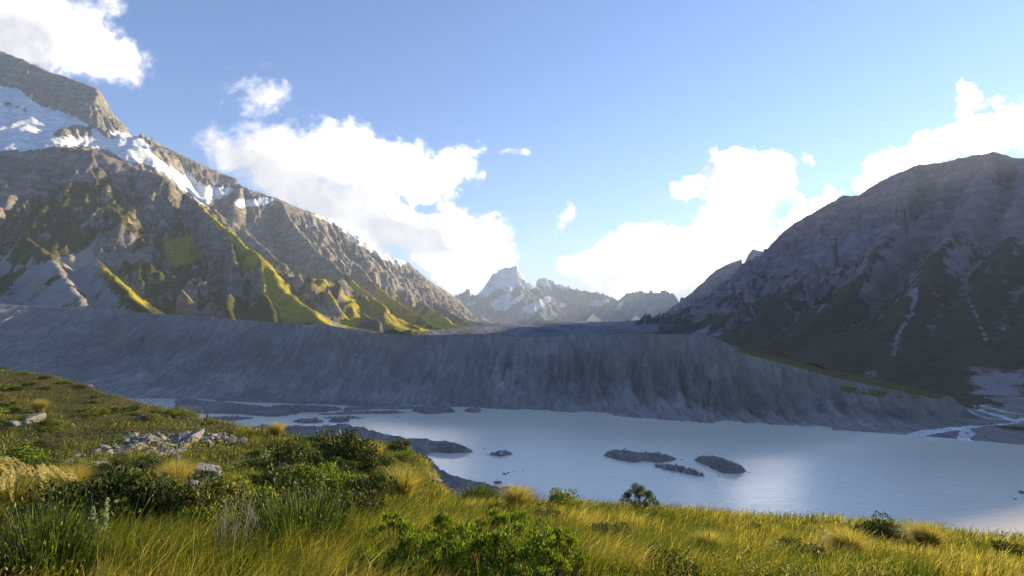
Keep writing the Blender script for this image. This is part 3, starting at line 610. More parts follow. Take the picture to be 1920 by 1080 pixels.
def blades(P, h, wd, lean, tint, curve=0.5, seg=2):
    """P (N,3) roots, h heights, wd widths, lean (N,2) horizontal offset of the tip as a share of h"""
    N = len(P); a = rng.uniform(0, 2*np.pi, N); sx = np.cos(a)*wd*0.5; sy = np.sin(a)*wd*0.5
    V = np.zeros((N, 5, 3)); mid = P+np.stack([lean[:, 0]*h*0.28, lean[:, 1]*h*0.28, h*0.6], 1)
    tip = P+np.stack([lean[:, 0]*h, lean[:, 1]*h, h*np.sqrt(np.clip(1-0.45*(lean**2).sum(1), 0.2, 1))], 1)
    sv = np.stack([sx, sy, sx*0], 1)
    V[:, 0] = P-sv; V[:, 1] = P+sv; V[:, 2] = mid-sv*0.8; V[:, 3] = mid+sv*0.8; V[:, 4] = tip
    b0 = np.arange(N)[:, None]*5
    return V.reshape(-1, 3), b0+np.array([0, 1, 3, 2]), b0+np.array([2, 3, 4]), np.repeat(np.concatenate([tint, np.ones((N, 1))], 1), 5, 0)
def leaves(P, size, tint, nrm=None, asp=0.45, up=0.3):
    N = len(P)
    d = rng.normal(size=(N, 3)); 
    if nrm is not None: d = d*0.55+nrm
    d[:, 2] += up; d /= np.linalg.norm(d, axis=1)[:, None]+1e-9
    s = np.cross(d, rng.normal(size=(N, 3))); s /= np.linalg.norm(s, axis=1)[:, None]+1e-9
    L = size[:, None]; V = np.zeros((N, 4, 3))
    V[:, 0] = P; V[:, 1] = P+d*L*0.55+s*L*asp*0.5; V[:, 2] = P+d*L; V[:, 3] = P+d*L*0.55-s*L*asp*0.5
    return V.reshape(-1, 3), np.arange(N)[:, None]*4+np.array([0, 1, 2, 3]), np.repeat(np.concatenate([tint, np.ones((N, 1))], 1), 4, 0)
def palette(n, cols, wts, jit=0.18, sel=None):
    c = np.array(cols); i = rng.choice(len(c), n, p=np.array(wts)/sum(wts)) if sel is None else sel
    return np.clip(c[i]*(1+rng.normal(0, jit, (n, 1))), 0.004, 0.8)
STRAW, GOLD, OLIVE, GREEN, DARK, RUST, LIME = (0.44, 0.36, 0.13), (0.27, 0.225, 0.035), (0.12, 0.135, 0.015), (0.052, 0.085, 0.010), (0.018, 0.028, 0.007), (0.10, 0.05, 0.02), (0.19, 0.27, 0.018)

# ---- where grass grows and where heath grows
def grassmask(x, y, z):
    px, py = proj(x, y, z); px = px+14*fbm(x, y, 4, 3, 0.5, 61); py = py+6*fbm(x, y, 4, 3, 0.5, 66)
    g = np.zeros(x.shape)
    for pl, v_ in (([(600,1100),(640,1000),(620,935),(720,925),(1010,935),(1300,950),(2000,1010),(2000,1100)], 1.0), ([(180,1100),(250,1050),(420,1030),(620,1040),(700,1100)], 0.95),
                   ([(430,790),(500,788),(570,815),(560,850),(470,845),(440,820)], 0.9), ([(280,905),(340,880),(370,900),(330,925)], 0.9), ([(400,930),(470,910),(500,930),(440,945)], 0.9),
                   ([(560,845),(640,850),(620,880),(560,875)], 0.6), ([(700,850),(780,855),(760,880),(700,878)], 0.55)):
        g = np.maximum(g, pip(px, py, pl)*v_)
    nsy = fbm(x, y, 9, 4, 0.5, 70)
    return np.clip(np.maximum(g*(1+0.25*nsy), 0.38+1.1*nsy), 0, 1)

def sample_polar(n, a0, a1, r0, rext=8.0, pw=1.0):
    a = rng.uniform(a0, a1, n); E = edge_r(a)+rext; t_ = rng.uniform(0, 1, n)**pw
    r = r0*(E/r0)**t_; x = r*np.sin(a); y = r*np.cos(a); return x, y, fgH(x, y), r

# ---- shrubs
def tube(p0, p1, r0, r1, k=5):
    p0 = np.array(p0, float); p1 = np.array(p1, float); d = p1-p0; d /= np.linalg.norm(d)+1e-9
    a = np.cross(d, (0.3, 0.7, 0.2)); a /= np.linalg.norm(a); b_ = np.cross(d, a); an = np.arange(k)*2*np.pi/k
    ring = np.cos(an)[:, None]*a+np.sin(an)[:, None]*b_
    V = np.concatenate([p0+ring*r0, p1+ring*r1]); i = np.arange(k); j = (i+1) % k
    return V, np.stack([i, j, j+k, i+k], 1)
def join(parts):
    Vs, Qs, n = [], [], 0
    for V, Q in parts: Vs.append(V); Qs.append(Q+n); n += len(V)
    return np.concatenate(Vs), np.concatenate(Qs)
def empty(name, loc, rz=0.0, sc=1.0):
    o = bpy.data.objects.new(name, None); o.location = loc; o.rotation_euler = (0, 0, rz); o.scale = (sc, sc, sc) if not hasattr(sc, '__len__') else sc
    o.empty_display_size = 0.2; return link(o)
KINDS = {}
def kit(kind, seed):
    """meshes of one plant: [(part name, mesh)]"""
    key = (kind, seed)
    if key in KINDS: return KINDS[key]
    r_ = np.random.default_rng(seed*31+7); parts = []
    def mk(nm, *a, **k):
        o = mesh_np(nm, *a, **k); me = o.data; bpy.data.objects.remove(o); parts.append((nm, me))
    if kind == 'hebe':      # rounded bush of upright leafy heads on bare stems, about 0.8 m wide
        stems, P, Nn, Sz, T = [], [], [], [], []
        for k in range(22):
            a = r_.uniform(0, 6.28); e = r_.uniform(0.25, 1.45); R = r_.uniform(0.28, 0.44)
            c = np.array([math.cos(a)*math.cos(e)*R, math.sin(a)*math.cos(e)*R, 0.12+math.sin(e)*R*1.15])
            stems.append(tube((c[0]*0.15, c[1]*0.15, -0.1), c, 0.012, 0.006))
            n = 150; hr = r_.uniform(0.06, 0.10); dd = r_.normal(size=(n, 3)); dd /= np.linalg.norm(dd, axis=1)[:, None]; dd[:, 2] = np.abs(dd[:, 2])*1.3-0.25
            P.append(c+dd*hr*r_.uniform(0.4, 1, (n, 1))); nn = dd+np.array([0, 0, 0.9]); Nn.append(nn); Sz.append(r_.uniform(0.03, 0.055, n))
            T.append(palette(n, [LIME, GREEN, DARK, OLIVE], [6, 3, .8, 1.2], 0.2))
        V, Q = join(stems); mk('stem', V, Q, None, mat=BARK)
        V, q, c_ = leaves(np.concatenate(P), np.concatenate(Sz), np.concatenate(T), np.concatenate(Nn), 0.32, 0.3); mk('foliage', V, q, None, mat=LEAF, cattrs={'tint': c_})
    elif kind in ('dark', 'olive', 'lime'):    # dense small leaved mound, 2 m wide, 1 m high
        stems, P, Sz = [], [], []
        for k in range(16):
            a = r_.uniform(0, 6.28); R = r_.uniform(0.2, 0.85); c = np.array([math.cos(a)*R, math.sin(a)*R, r_.uniform(0.3, 0.8)*(1.1-0.6*R)])
            stems.append(tube((c[0]*0.2, c[1]*0.2, -0.15), c, 0.022, 0.008)); n = 230; br = r_.uniform(0.2, 0.36)
            dd = r_.normal(size=(n, 3)); dd /= np.linalg.norm(dd, axis=1)[:, None]
            P.append(c+dd*br*r_.uniform(0.45, 1, (n, 1))**0.5*np.array([1, 1, 0.75])); Sz.append(r_.uniform(0.05, 0.12, n))
        P = np.concatenate(P); P[:, 2] = np.maximum(P[:, 2], -0.05); n = len(P)
        cols = {'dark': ([DARK, GREEN, RUST, OLIVE], [5, 3, .6, .6]), 'olive': ([OLIVE, GREEN, LIME, GOLD], [4, 3, 1.5, 1.2]), 'lime': ([LIME, GREEN, DARK], [4, 3, 1])}[kind]
        V, Q = join(stems); mk('stem', V, Q, None, mat=BARK)
        V, q, c_ = leaves(P, np.concatenate(Sz), palette(n, *cols, 0.25), None, 0.4, 0.8); mk('foliage', V, q, None, mat=LEAF, cattrs={'tint': c_})
    elif kind == 'broom':     # thicket of upright whippy shoots, 1.2 m wide, 1 m tall
        n = 1500; a = r_.uniform(0, 6.28, n); R = np.sqrt(r_.uniform(0, 1, n))*0.5; P = np.stack([np.cos(a)*R, np.sin(a)*R, R*0-0.05], 1)
        h = r_.uniform(0.45, 1.0, n)*(1.05-0.5*R); lean = np.stack([np.cos(a)*R*0.7+0.08, np.sin(a)*R*0.7], 1)+r_.normal(0, 0.09, (n, 2))
        V, q, t_, c_ = blades(P, h, r_.uniform(0.008, 0.018, n), lean, palette(n, [GREEN, DARK, OLIVE, LIME], [4, 4, 1, .6], 0.25))
        mk('shoots', V, q, t_, mat=LEAF, cattrs={'tint': c_})
        n2 = 2600; k = r_.integers(0, n, n2); f = r_.uniform(0.35, 1.0, n2)
        PP = P[k]+np.stack([lean[k, 0]*h[k]*f*f, lean[k, 1]*h[k]*f*f, h[k]*f], 1)
        V, q, c_ = leaves(PP, r_.uniform(0.03, 0.06, n2), palette(n2, [GREEN, DARK, LIME, OLIVE], [4, 3, 1, 1], 0.25), None, 0.3, 2.0); mk('foliage', V, q, None, mat=LEAF, cattrs={'tint': c_})
    elif kind == 'tussock':   # fountain of pale drooping blades, 1.4 m wide
        n = 2600; a = r_.uniform(0, 6.28, n); R = r_.uniform(0, 0.16, n); P = np.stack([np.cos(a)*R, np.sin(a)*R, R*0-0.05], 1)
        h = r_.uniform(0.45, 0.95, n); l_ = r_.uniform(0.1, 1.15, n); lean = np.stack([np.cos(a)*l_+0.28, np.sin(a)*l_], 1)
        cols = palette(n, [STRAW, GOLD, OLIVE], [5, 3, 2.0], 0.2)
        V, q, t_, c_ = blades(P, h, r_.uniform(0.006, 0.014, n), lean, cols); mk('blades', V, q, t_, mat=GRASSM, cattrs={'tint': c_})
        n = 500; a = r_.uniform(0, 6.28, n); P = np.stack([np.cos(a)*.12, np.sin(a)*.12, a*0-0.05], 1)
        V, q, t_, c_ = blades(P, r_.uniform(0.25, 0.5, n), r_.uniform(0.006, 0.014, n), np.stack([np.cos(a), np.sin(a)], 1)*0.5, palette(n, [OLIVE, RUST, GREEN], [3, 1, 2], 0.2)); mk('inner_blades', V, q, t_, mat=GRASSM, cattrs={'tint': c_})
    elif kind == 'plume':     # big tussock with heavy drooping pale plumes
        V1, Q1, T1, C1 = [], [], [], []
        n = 2600; a = r_.uniform(0, 6.28, n); l_ = r_.uniform(0.2, 1.2, n); P = np.stack([np.cos(a)*r_.uniform(0, .25, n), np.sin(a)*r_.uniform(0, .25, n), a*0-0.05], 1)
        V, q, t_, c_ = blades(P, r_.uniform(0.5, 1.0, n), r_.uniform(0.006, 0.014, n), np.stack([np.cos(a)*l_+0.2, np.sin(a)*l_], 1), palette(n, [OLIVE, GOLD, GREEN, STRAW], [3, 3, 2, 2], 0.2)); mk('blades', V, q, t_, mat=GRASSM, cattrs={'tint': c_})
        P, Nn, Sz = [], [], []
        for k in range(60):
            a = r_.uniform(0, 6.28); R = r_.uniform(0.15, 0.95); top = np.array([math.cos(a)*R+0.1, math.sin(a)*R, 1.02-0.5*R*R+r_.uniform(-.08, .08)])
            for j in range(60):
                f = r_.uniform(0, 1); pp = top+np.array([math.cos(a)*0.10*f+0.05*f, math.sin(a)*0.10*f, -0.20*f])+r_.normal(0, 0.012, 3)
                P.append(pp); Nn.append((math.cos(a)*0.6+0.5, math.sin(a)*0.6, -1.3)); Sz.append(r_.uniform(0.03, 0.06))
        V, q, c_ = leaves(np.array(P), np.array(Sz), palette(len(P), [STRAW, (0.5, 0.44, 0.22)], [1, 1], 0.15), np.array(Nn), 0.22, 0.0); mk('plumes', V, q, None, mat=GRASSM, cattrs={'tint': c_})
    elif kind == 'tree':      # small wind shaped tree, 2.4 m wide, 1.9 m high
        stems, P, Sz = [], [], []
        for k in range(9):
            a = k*0.7+r_.uniform(-.2, .2); m1 = np.array([math.cos(a)*0.3, math.sin(a)*0.3, 0.4]); stems.append(tube((math.cos(a)*.05, math.sin(a)*.05, -0.2), m1, 0.04, 0.028))
            for j in range(4):
                b2 = a+r_.uniform(-.7, .7); R = r_.uniform(0.3, 1.05); e = np.array([math.cos(b2)*R, math.sin(b2)*R, 0.55+0.95*(1-R*R*0.75)*r_.uniform(.55, 1.0)])
                stems.append(tube(m1, e, 0.022, 0.008)); n = 120; dd = r_.normal(size=(n, 3)); dd /= np.linalg.norm(dd, axis=1)[:, None]
                P.append(e+dd*0.24*r_.uniform(0.3, 1, (n, 1))*np.array([1, 1, .7])); Sz.append(r_.uniform(0.06, 0.11, n))
        V, Q = join(stems); mk('trunk', V, Q, None, mat=BARK); P = np.concatenate(P)
        V, q, c_ = leaves(P, np.concatenate(Sz), palette(len(P), [DARK, GREEN, OLIVE], [4, 2, 1], 0.25), None, 0.4, 0.5); mk('crown', V, q, None, mat=LEAF, cattrs={'tint': c_})
    elif kind == 'twigs':     # bare grey dead twigs
        st = []
        for k in range(26):
            a = r_.uniform(0, 6.28); l_ = r_.uniform(0.05, 0.45); h_ = r_.uniform(0.4, 1.0)*(1.2-l_); b0 = np.array([math.cos(a)*0.06, math.sin(a)*0.06, -0.1]); m1 = b0+np.array([math.cos(a)*l_*0.4, math.sin(a)*l_*0.4, h_*0.55]); e = m1+np.array([math.cos(a)*l_*0.3+.05, math.sin(a)*l_*.3, h_*0.5])
            st.append(tube(b0, m1, 0.006, 0.0045, 4)); st.append(tube(m1, e, 0.0045, 0.002, 4))
            for j in range(3):
                f = r_.uniform(.2, .9); s0 = m1+(e-m1)*f; st.append(tube(s0, s0+r_.normal(0, .06, 3)+np.array([0, 0, .09]), 0.003, 0.0015, 4))
        V, Q = join(st); mk('twig', V, Q, None, mat=DEAD)
    elif kind == 'mullein':   # pale grey green upright spikes
        P, Sz = [], []
        for (ox, H_) in ((0, .42), (.10, .5), (-.09, .22)):
            for j in range(240):
                f = r_.uniform(0, 1); a = r_.uniform(0, 6.28); rr_ = 0.05*(1.1-f)+0.008; P.append((ox+ox*f*0.5+math.cos(a)*rr_*.6, math.sin(a)*rr_*.6, f*H_)); Sz.append(0.07*(1.15-f)+.015)
        V, q, c_ = leaves(np.array(P), np.array(Sz), palette(len(P), [(0.22, 0.29, 0.17), (0.3, 0.36, 0.24)], [1, 1], 0.15), None, 0.4, 1.4); mk('foliage', V, q, None, mat=LEAF, cattrs={'tint': c_})
        V, Q = join([tube((0, 0, -.1), (0, 0, .4), .01, .005), tube((.08, 0, -.1), (.14, 0, .48), .01, .005)]); mk('stem', V, Q, None, mat=BARK)
    elif kind == 'stalk':
        V, Q = join([tube((0, 0, -.1), (0.03, 0, .75), .018, .012), tube((0.02, 0, -.1), (-.08, 0, .55), .014, .009)]); mk('stem', V, Q, None, mat=BARK)
        n = 260; f = r_.uniform(.3, 1, n); P = np.stack([0.03*f+r_.normal(0, .03, n), r_.normal(0, .03, n), f*.9], 1)
        V, q, c_ = leaves(P, r_.uniform(.05, .09, n), palette(n, [(0.22, 0.11, 0.05), (0.26, 0.16, 0.07)], [1, 1], .15), None, .4, 1.5); mk('flower_head', V, q, None, mat=LEAF, cattrs={'tint': c_})
    KINDS[key] = parts; return parts
EXC = []
def plant(kind, seed, name, label, cat, loc, rz, sc, group=None):
    EXC.append((loc[0], loc[1], sc[0]*{'hebe': .48, 'dark': .9, 'olive': .9, 'lime': .9, 'broom': .5, 'tree': .2, 'tussock': .4, 'plume': .8}.get(kind, .05)))
    e = empty(name, loc, rz, sc); tag(e, label, cat, group)
    for nm, me in kit(kind, seed):
        o = bpy.data.objects.new(nm, me); link(o, e)
    return e
def at(px, py, dz=0.0):
    p = ground_hit(px, py); p.z += dz; return p
rnd = random.Random(5)
# width in photo pixels -> scale, using the distance at that spot and the kit's own width
def put(kind, seed, name, label, cat, px, py, wpx, unit, group=None, hz_=1.0, rz=None):
    p = at(px, py); s_ = wpx/F*p.y/unit
    return plant(kind, seed, name, label, cat, p, rnd.uniform(0, 6.28) if rz is None else rz, (s_, s_, s_*hz_), group)
HG = 'bushy green shrubs filling the bottom centre foreground'
for i, (px, py, wp, lb) in enumerate([
 (742,1052,86,'green bush with whitish old leaves at the upper left of the front thicket'),(800,1046,62,'small pale topped bush second from the left along the top of the front thicket'),
 (838,1040,76,'bright green bush near the top centre of the front thicket'),(886,1036,66,'yellow green bush at the top of the front thicket under the dark low bushes'),
 (938,1044,88,'rounded bush at the upper right of the front thicket'),(992,1060,92,'wide bush at the right shoulder of the front thicket'),
 (1044,1084,90,'rightmost bush of the front thicket beside golden grass'),(700,1096,70,'leftmost low bush of the front thicket beside dry grass'),
 (772,1100,96,'bush at the bottom left of the front thicket'),(856,1102,104,'large bush at the bottom edge in the middle of the front thicket'),
 (940,1104,100,'bright bush at the bottom edge right of the middle of the front thicket'),(1010,1122,110,'big bush at the bottom right corner of the front thicket'),
 (895,1075,84,'bush in the heart of the front thicket with shaded gaps round it'),(820,1075,74,'darker bush in the heart of the front thicket')]):
    put('hebe', i % 4, 'leafy_shrub', lb, 'shrub', px, py+22, wp*1.5, 0.95, HG, 1.15)
put('broom', 1, 'broom_shrub', 'large dark green shrub of upright shoots at lower left, above the dry twigs', 'shrub', 545, 1052, 200, 1.15, None, 0.85)
put('broom', 2, 'broom_shrub', 'upright dark green shrub at the far lower left corner', 'shrub', 60, 1095, 190, 1.15, None, 1.0)
DG = 'dark shrub thickets across the left foreground'
for i, (px, py, wp, k, lb) in enumerate([
 (250,985,200,'dark','dark shrub thicket right of the drooping pale tussock'),(350,985,180,'dark','dark green shrub below the pale square boulder'),
 (430,970,170,'olive','olive green shrub between the square boulder and the upright dark shrub'),(520,965,170,'dark','dark shrub directly behind the large upright shrub'),
 (120,1000,180,'dark','dark shrub under the drooping plumes of the big tussock'),(660,985,150,'dark','dark shrub in the hollow left of the golden grass slope'),
 (600,925,110,'lime','bright lime green shrub in the middle of the left slope'),(545,915,90,'olive','olive shrub just left of the bright lime green one'),
 (200,905,100,'dark','flat dark shrub above the big drooping tussock'),(690,940,110,'dark','dark shrub behind the golden tussock on the rim'),
 (560,885,120,'dark','dark shrub on the slope above the lime green one'),(640,870,130,'dark','broad dark shrub on the slope below the rim at centre left'),
 (300,940,90,'olive','olive shrub left of the two boulders'),(400,1000,120,'olive','brownish shrub behind the bare grey twigs'), (760,905,80,'olive','olive shrub near the cliff edge above the lake')]):
    put(k, i % 3, 'heath_shrub', lb, 'shrub', px, py+8, wp*1.1, 2.0, DG, 1.15)
put('broom', 3, 'spiky_shrub', 'grey green spiky upright shrub standing on the rim against the lake', 'shrub', 899, 952, 62, 1.1, None, 0.9)
put('tree', 1, 'small_tree', 'small round dark tree on the grassy rim against the lake', 'tree', 1200, 966, 76, 2.5, None, 1.2)
for i, (px, py, wp, k, hz_, lb) in enumerate([
 (1062,962,78,'olive',.8,'green bush on the rim between the pale tussock and the small tree'),(1226,978,50,'olive',.8,'green bush just right of and below the small tree'),
 (945,975,56,'dark',.8,'dark bush left of the pale tussock on the rim'),(1648,1010,86,'dark',.7,'dark spreading bush on the rim near the right end'),
 (1896,1048,60,'dark',.8,'dark bush on the rim at the far right edge'),(1150,1022,90,'dark',.6,'low dark bush in the grass right of the front thicket'),
 (1262,1092,110,'dark',.8,'dark bush at the bottom edge in the golden grass'),(1500,1062,110,'dark',.6,'low dark bush in the tall grass at lower right'),
 (905,985,50,'dark',.7,'small dark bush in the grass above the front thicket'),(1020,985,80,'dark',.6,'low dark bush in the grass below the rim bush'), (1110,972,60,'olive',.6,'low olive bush on the rim left of the small tree'), (1410,1000,60,'olive',.5,'faint olive bush hidden in grass below the rim')]):
    put(k, (i+1) % 3, 'rim_shrub', lb, 'shrub', px, py+4, wp*1.15, 2.0, 'bushes in the grass along the rim', hz_*1.5)
for i, (px, py, wp, lb) in enumerate([(968,958,64,'pale windblown tussock on the rim beside dark bush'),(752,942,84,'golden tussock at the lip of the slope above the shore'),
 (1592,1046,70,'pale tussock in the tall grass at right'),(1112,1080,70,'pale tussock right of the front thicket at the bottom'),(440,945,70,'golden tussock right of the square boulder'),
 (330,918,70,'golden tussock left of the square boulder'),(125,925,70,'small pale tussock right of the big drooping one'),(75,768,30,'pale tussock high on the left hillside'),
 (520,815,34,'golden tussock on the crest of the left slope'),(1745,1030,64,'pale tussock in grass near the right edge'),(700,865,50,'golden tussock near the end of the left slope'),(1330,1040,60,'golden tussock in the middle of the right grass')]):
    put('tussock', i % 3, 'tussock_grass', lb, 'tussock', px, py+6, wp*1.25, 1.3, 'tussocks in the grass', 1.1)
put('plume', 1, 'plume_tussock', 'big tussock with drooping pale seed plumes at the left edge', 'tussock', 30, 965, 210, 2.0, None, .8, 0.2)
put('plume', 2, 'plume_tussock', 'second drooping pale plume tussock touching the left picture edge', 'tussock', -60, 930, 170, 2.0, None, .8, 1.2)
put('twigs', 1, 'dead_twigs', 'bare grey dead twigs sticking up at lower left', 'dead plant', 436, 1076, 95, 0.7, None, 1.25)
put('twigs', 2, 'dead_twigs', 'tangle of grey dead twigs in the grass right of centre', 'dead plant', 1018, 1000, 50, 0.9, None, .7)
put('mullein', 1, 'mullein_plant', 'pale grey green upright plant in the dark shrubs at lower left', 'plant', 172, 1030, 46, 0.30, None, 1.15, 0.2)
put('stalk', 1, 'flower_stalk', 'rusty orange flower stalk on the edge of the left slope', 'plant', 387, 800, 9, .2, None, 0.6)
log('plants')
# scattered mounds on the left hill
SG = 'low shrubs scattered over the left hillside'
k = 0
while k < 230:
    a = rnd.uniform(-0.80, -0.08); E = float(edge_r(a)); r_ = rnd.uniform(0.22, 1.0)*E
    if r_ < 15: continue
    x_, y_ = r_*math.sin(a), r_*math.cos(a); z_ = float(fgH(x_, y_)); px_, py_ = proj(x_, y_, z_)
    if float(grassmask(np.array([x_]), np.array([y_]), np.array([z_]))[0]) > 0.6: continue
    if 120 < px_ < 470 and 800 < py_ < 890: continue
    kd = rnd.choices(['dark', 'olive', 'lime'], [4, 5, .9])[0]; s_ = rnd.uniform(0.5, 1.7)*min(1, .35+r_/60)
    zone = 'near the skyline of the left hillside' if py_ < 745 else 'above the rock field on the left hillside' if py_ < 812 and px_ < 480 else 'left of the rock field' if px_ < 130 and py_ < 880 else 'on the crest right of the rock field' if py_ < 850 else 'on the slope end above the lake' if px_ > 560 else 'between the rock field and the square boulder' if py_ < 895 else 'near the drooping pale tussock' if px_ < 200 else 'around the square boulder'
    lb = {'dark': 'dark green', 'olive': 'olive', 'lime': 'bright green'}[kd]+(' broad' if s_ > 1.2 else ' small' if s_ < .8 else ' low')+' shrub '+zone
    plant(kd, k % 3, 'hill_shrub', lb, 'shrub', (x_, y_, z_-0.05), rnd.uniform(0, 6.28), (s_, s_, s_*rnd.uniform(.5, .9)), SG); k += 1
log('scatter')

# ---- grass (stuff)
def excl(x, y):
    m = np.zeros(x.shape, bool)
    for ex, ey, er_ in EXC: m |= (x-ex)**2+(y-ey)**2 < er_*er_
    return m
N = 330000
x, y, z, r = sample_polar(N, -0.86, 0.86, 3.6, 5)
cx = np.round(x/0.55+0.4*fbm(x, y, 1.3, 1, 0.5, 5)); cyy = np.round(y/0.55)
pull = 0.35; x = x+(cx*0.55-x)*pull*rng.uniform(0, 1, N); y = y+(cyy*0.55-y)*pull*rng.uniform(0, 1, N); z = fgH(x, y)
gm = grassmask(x, y, z); keep = rng.uniform(0, 1, N) < np.where(gm > 0.5, 1.0, gm*0.3)*np.where(excl(x, y), 0.04, 1)
x, y, z, r, gm = x[keep], y[keep], z[keep], r[keep], gm[keep]; N = len(x)
h = np.clip(rng.normal(0.42, 0.13, N), 0.15, 0.85)*(0.65+0.5*gm)*(1+0.35*fbm(x, y, 2.5, 3, 0.5, 75))
tn = fbm(x, y, 3.5, 4, 0.6, 81)+0.5*fbm(x, y, 0.7, 2, 0.5, 83)+rng.normal(0, 0.32, N)
px_, py_ = proj(x, y, z); tn += np.clip((px_-1000)/2600, -0.12, 0.22)+0.55*fbm(x*0.6, y, 8, 3, 0.5, 84)
idx = np.digitize(tn, [-0.6, -0.2, 0.20, 0.55]); tint = palette(N, [DARK, GREEN, OLIVE, GOLD, STRAW], None, 0.2, idx)
lean = np.stack([0.42+rng.normal(0, 0.28, N)+0.2*fbm(x, y, 5, 2, 0.5, 90), rng.normal(0, 0.28, N)], 1)
V, q, t_, c_ = blades(np.stack([x, y, z-0.02], 1), h, np.clip(r*0.00085, 0.0045, 0.045)*rng.uniform(0.7, 1.5, N), lean, tint)
g = mesh_np('grass', V, q, t_, mat=GRASSM, cattrs={'tint': c_}); g['kind'] = 'stuff'; g['label'] = 'golden green wild grass bending in the wind'
log('grass', N)

# ---- heath cover (stuff): low mat of small leaved plants
N = 330000
x, y, z, r = sample_polar(N, -0.86, 0.86, 3.6, 9, 0.8)
mnd = np.clip(0.5+1.3*fbm(x, y, 2.6, 3, 0.5, 101), 0, 1)*np.clip(0.6+0.9*fbm(x, y, 9, 2, 0.5, 104), 0.25, 1.2)*(0.5+0.5*np.clip(r/45, 0, 1))
gm = grassmask(x, y, z); keep = (rng.uniform(0, 1, N) > gm*0.85) & (rng.uniform(0, 1, N) < 0.35+mnd) & ((rng.uniform(0, 1, N) < 0.25) | ~excl(x, y))
x, y, z, r, mnd = x[keep], y[keep], z[keep], r[keep], mnd[keep]; N = len(x)
hh = rng.uniform(0, 1, N)**0.5*(0.10+1.0*mnd)
tn = 0.8*fbm(x*0.4, y, 4.5, 4, 0.55, 111)+0.25*(mnd-0.5)+rng.normal(0, 0.12, N)+0.5*fbm(x*0.5, y, 13, 2, 0.5, 118)-0.06
idx = np.digitize(tn, [-0.6, -0.45, -0.16, 0.08, 0.30]); tint = palette(N, [RUST, DARK, DARK, GREEN, OLIVE, GOLD], None, 0.25, idx)
V, q, c_ = leaves(np.stack([x, y, z+hh-0.04], 1), np.clip(r*0.0036, 0.035, 0.26)*rng.uniform(0.6, 1.4, N), tint, None, 0.42, 0.9)
g = mesh_np('heath_cover', V, q, None, mat=LEAF, cattrs={'tint': c_}); g['kind'] = 'stuff'; g['label'] = 'dark green and olive alpine heath covering the slope'
log('heath', N)

# ---- rocks
RK = {}
def rock_mesh(seed, sub=4, mat=None):   # seeds under 4 are blocky
    key = (seed, sub, mat.name)
    if key in RK: return RK[key]
    import bmesh
    r_ = np.random.default_rng(seed+100); bm_ = bmesh.new(); bmesh.ops.create_icosphere(bm_, subdivisions=sub, radius=1.0); me = bpy.data.meshes.new('rock'); bm_.to_mesh(me); bm_.free()
    co = np.zeros(len(me.vertices)*3, np.float32); me.vertices.foreach_get('co', co); co = co.reshape(-1, 3).astype(float)
    for n, d in (((1, .1, 0), .55), ((-1, .05, .1), .5), ((.1, 1, 0), .55), ((0, -1, .15), .5), ((.15, 0, 1), .5), ((0, 0, -1), .6)) if seed < 4 else ():
        n = np.array(n)/np.linalg.norm(n); ex = np.maximum(co@n-d, 0); co -= ex[:, None]*n*0.97
    for _ in range(11 if seed >= 4 else 2):
        n = r_.normal(size=3); n /= np.linalg.norm(n); d = r_.uniform(0.42, 0.8); ex = np.maximum(co@n-d, 0); co -= ex[:, None]*n*0.92
    co *= 1+0.07*fbm(co[:, 0]+co[:, 2]*0.7+seed, co[:, 1]-co[:, 2]*0.6, 0.5, 4, 0.6, seed % 9)[:, None]
    co *= np.array([1.25, 1.0, 0.85])*r_.uniform(0.85, 1.15, 3); me.vertices.foreach_set('co', co.astype(np.float32).ravel())
    me.materials.append(mat); me.polygons.foreach_set('use_smooth', np.zeros(len(me.polygons), bool)); me.update(); RK[key] = me; return me
def rock(name, label, loc, size, seed, mat, group=None, sub=3, rot=None, flat=1.0):
    o = bpy.data.objects.new(name, rock_mesh(seed, sub, mat)); o.location = loc
    o.rotation_euler = rot or (rnd.uniform(-.4, .4), rnd.uniform(-.4, .4), rnd.uniform(0, 6.28)); o.scale = (size, size, size*flat); tag(o, label, 'rock', group); return link(o)
def rock_px(name, label, px, py, wpx, seed, mat, group=None, sub=3, sink=0.25, rot=None, flat=1.0):
    p = ground_hit(px, py); s_ = wpx/F*p.y/2.2*(1.5 if seed < 4 else 1); return rock(name, label, (p.x, p.y, p.z+s_*(0.6*flat-sink)), s_, seed, mat, group, sub, rot, flat)
rock_px('boulder', 'pale angular square boulder standing in grass on the left slope', 386, 922, 44, 3, PALE, None, 4, -0.35, (0.15, 0.1, 0.3), 1.1)
rock_px('boulder', 'low dark grey boulder half buried left below the pale square boulder', 348, 928, 60, 5, ROCK, None, 4, 0.3)
rock_px('boulder', 'largest rounded grey boulder at the right end of the rock field', 352, 836, 62, 6, ROCK, None, 4, 0.1, None, .8)
rock_px('boulder', 'second rounded boulder touching the largest one on its right', 385, 838, 34, 7, ROCK, None, 4, 0.1, None, .8)
for i, (px, py, wp, mt, lb) in enumerate([(670,874,20,PALE,'flat pale rock in the dark shrubs of the slope end'),(762,900,26,ROCK,'grey boulder behind the golden tussock'),(814,905,24,ROCK,'rounded grey boulder at the cliff edge above the shore'),
  (60,792,40,ROCK,'broad grey rock outcrop high on the left hillside'),(30,798,26,ROCK,'grey rock left of the broad outcrop on the left hillside'),(270,786,18,PALE,'pale rock high on the left hillside above the rock field'),
  (165,726,14,PALE,'small pale rock near the skyline of the left hillside'),(452,832,24,ROCK,'grey rock on the golden crest of the left slope'),(478,905,14,PALE,'small pale rock right of the square boulder'),(500,925,16,ROCK,'small dark rock under the lime green shrub')]):
    rock_px('boulder', lb, px, py, wp, 10+i, mt, None, 3, 0.15, None, .8)
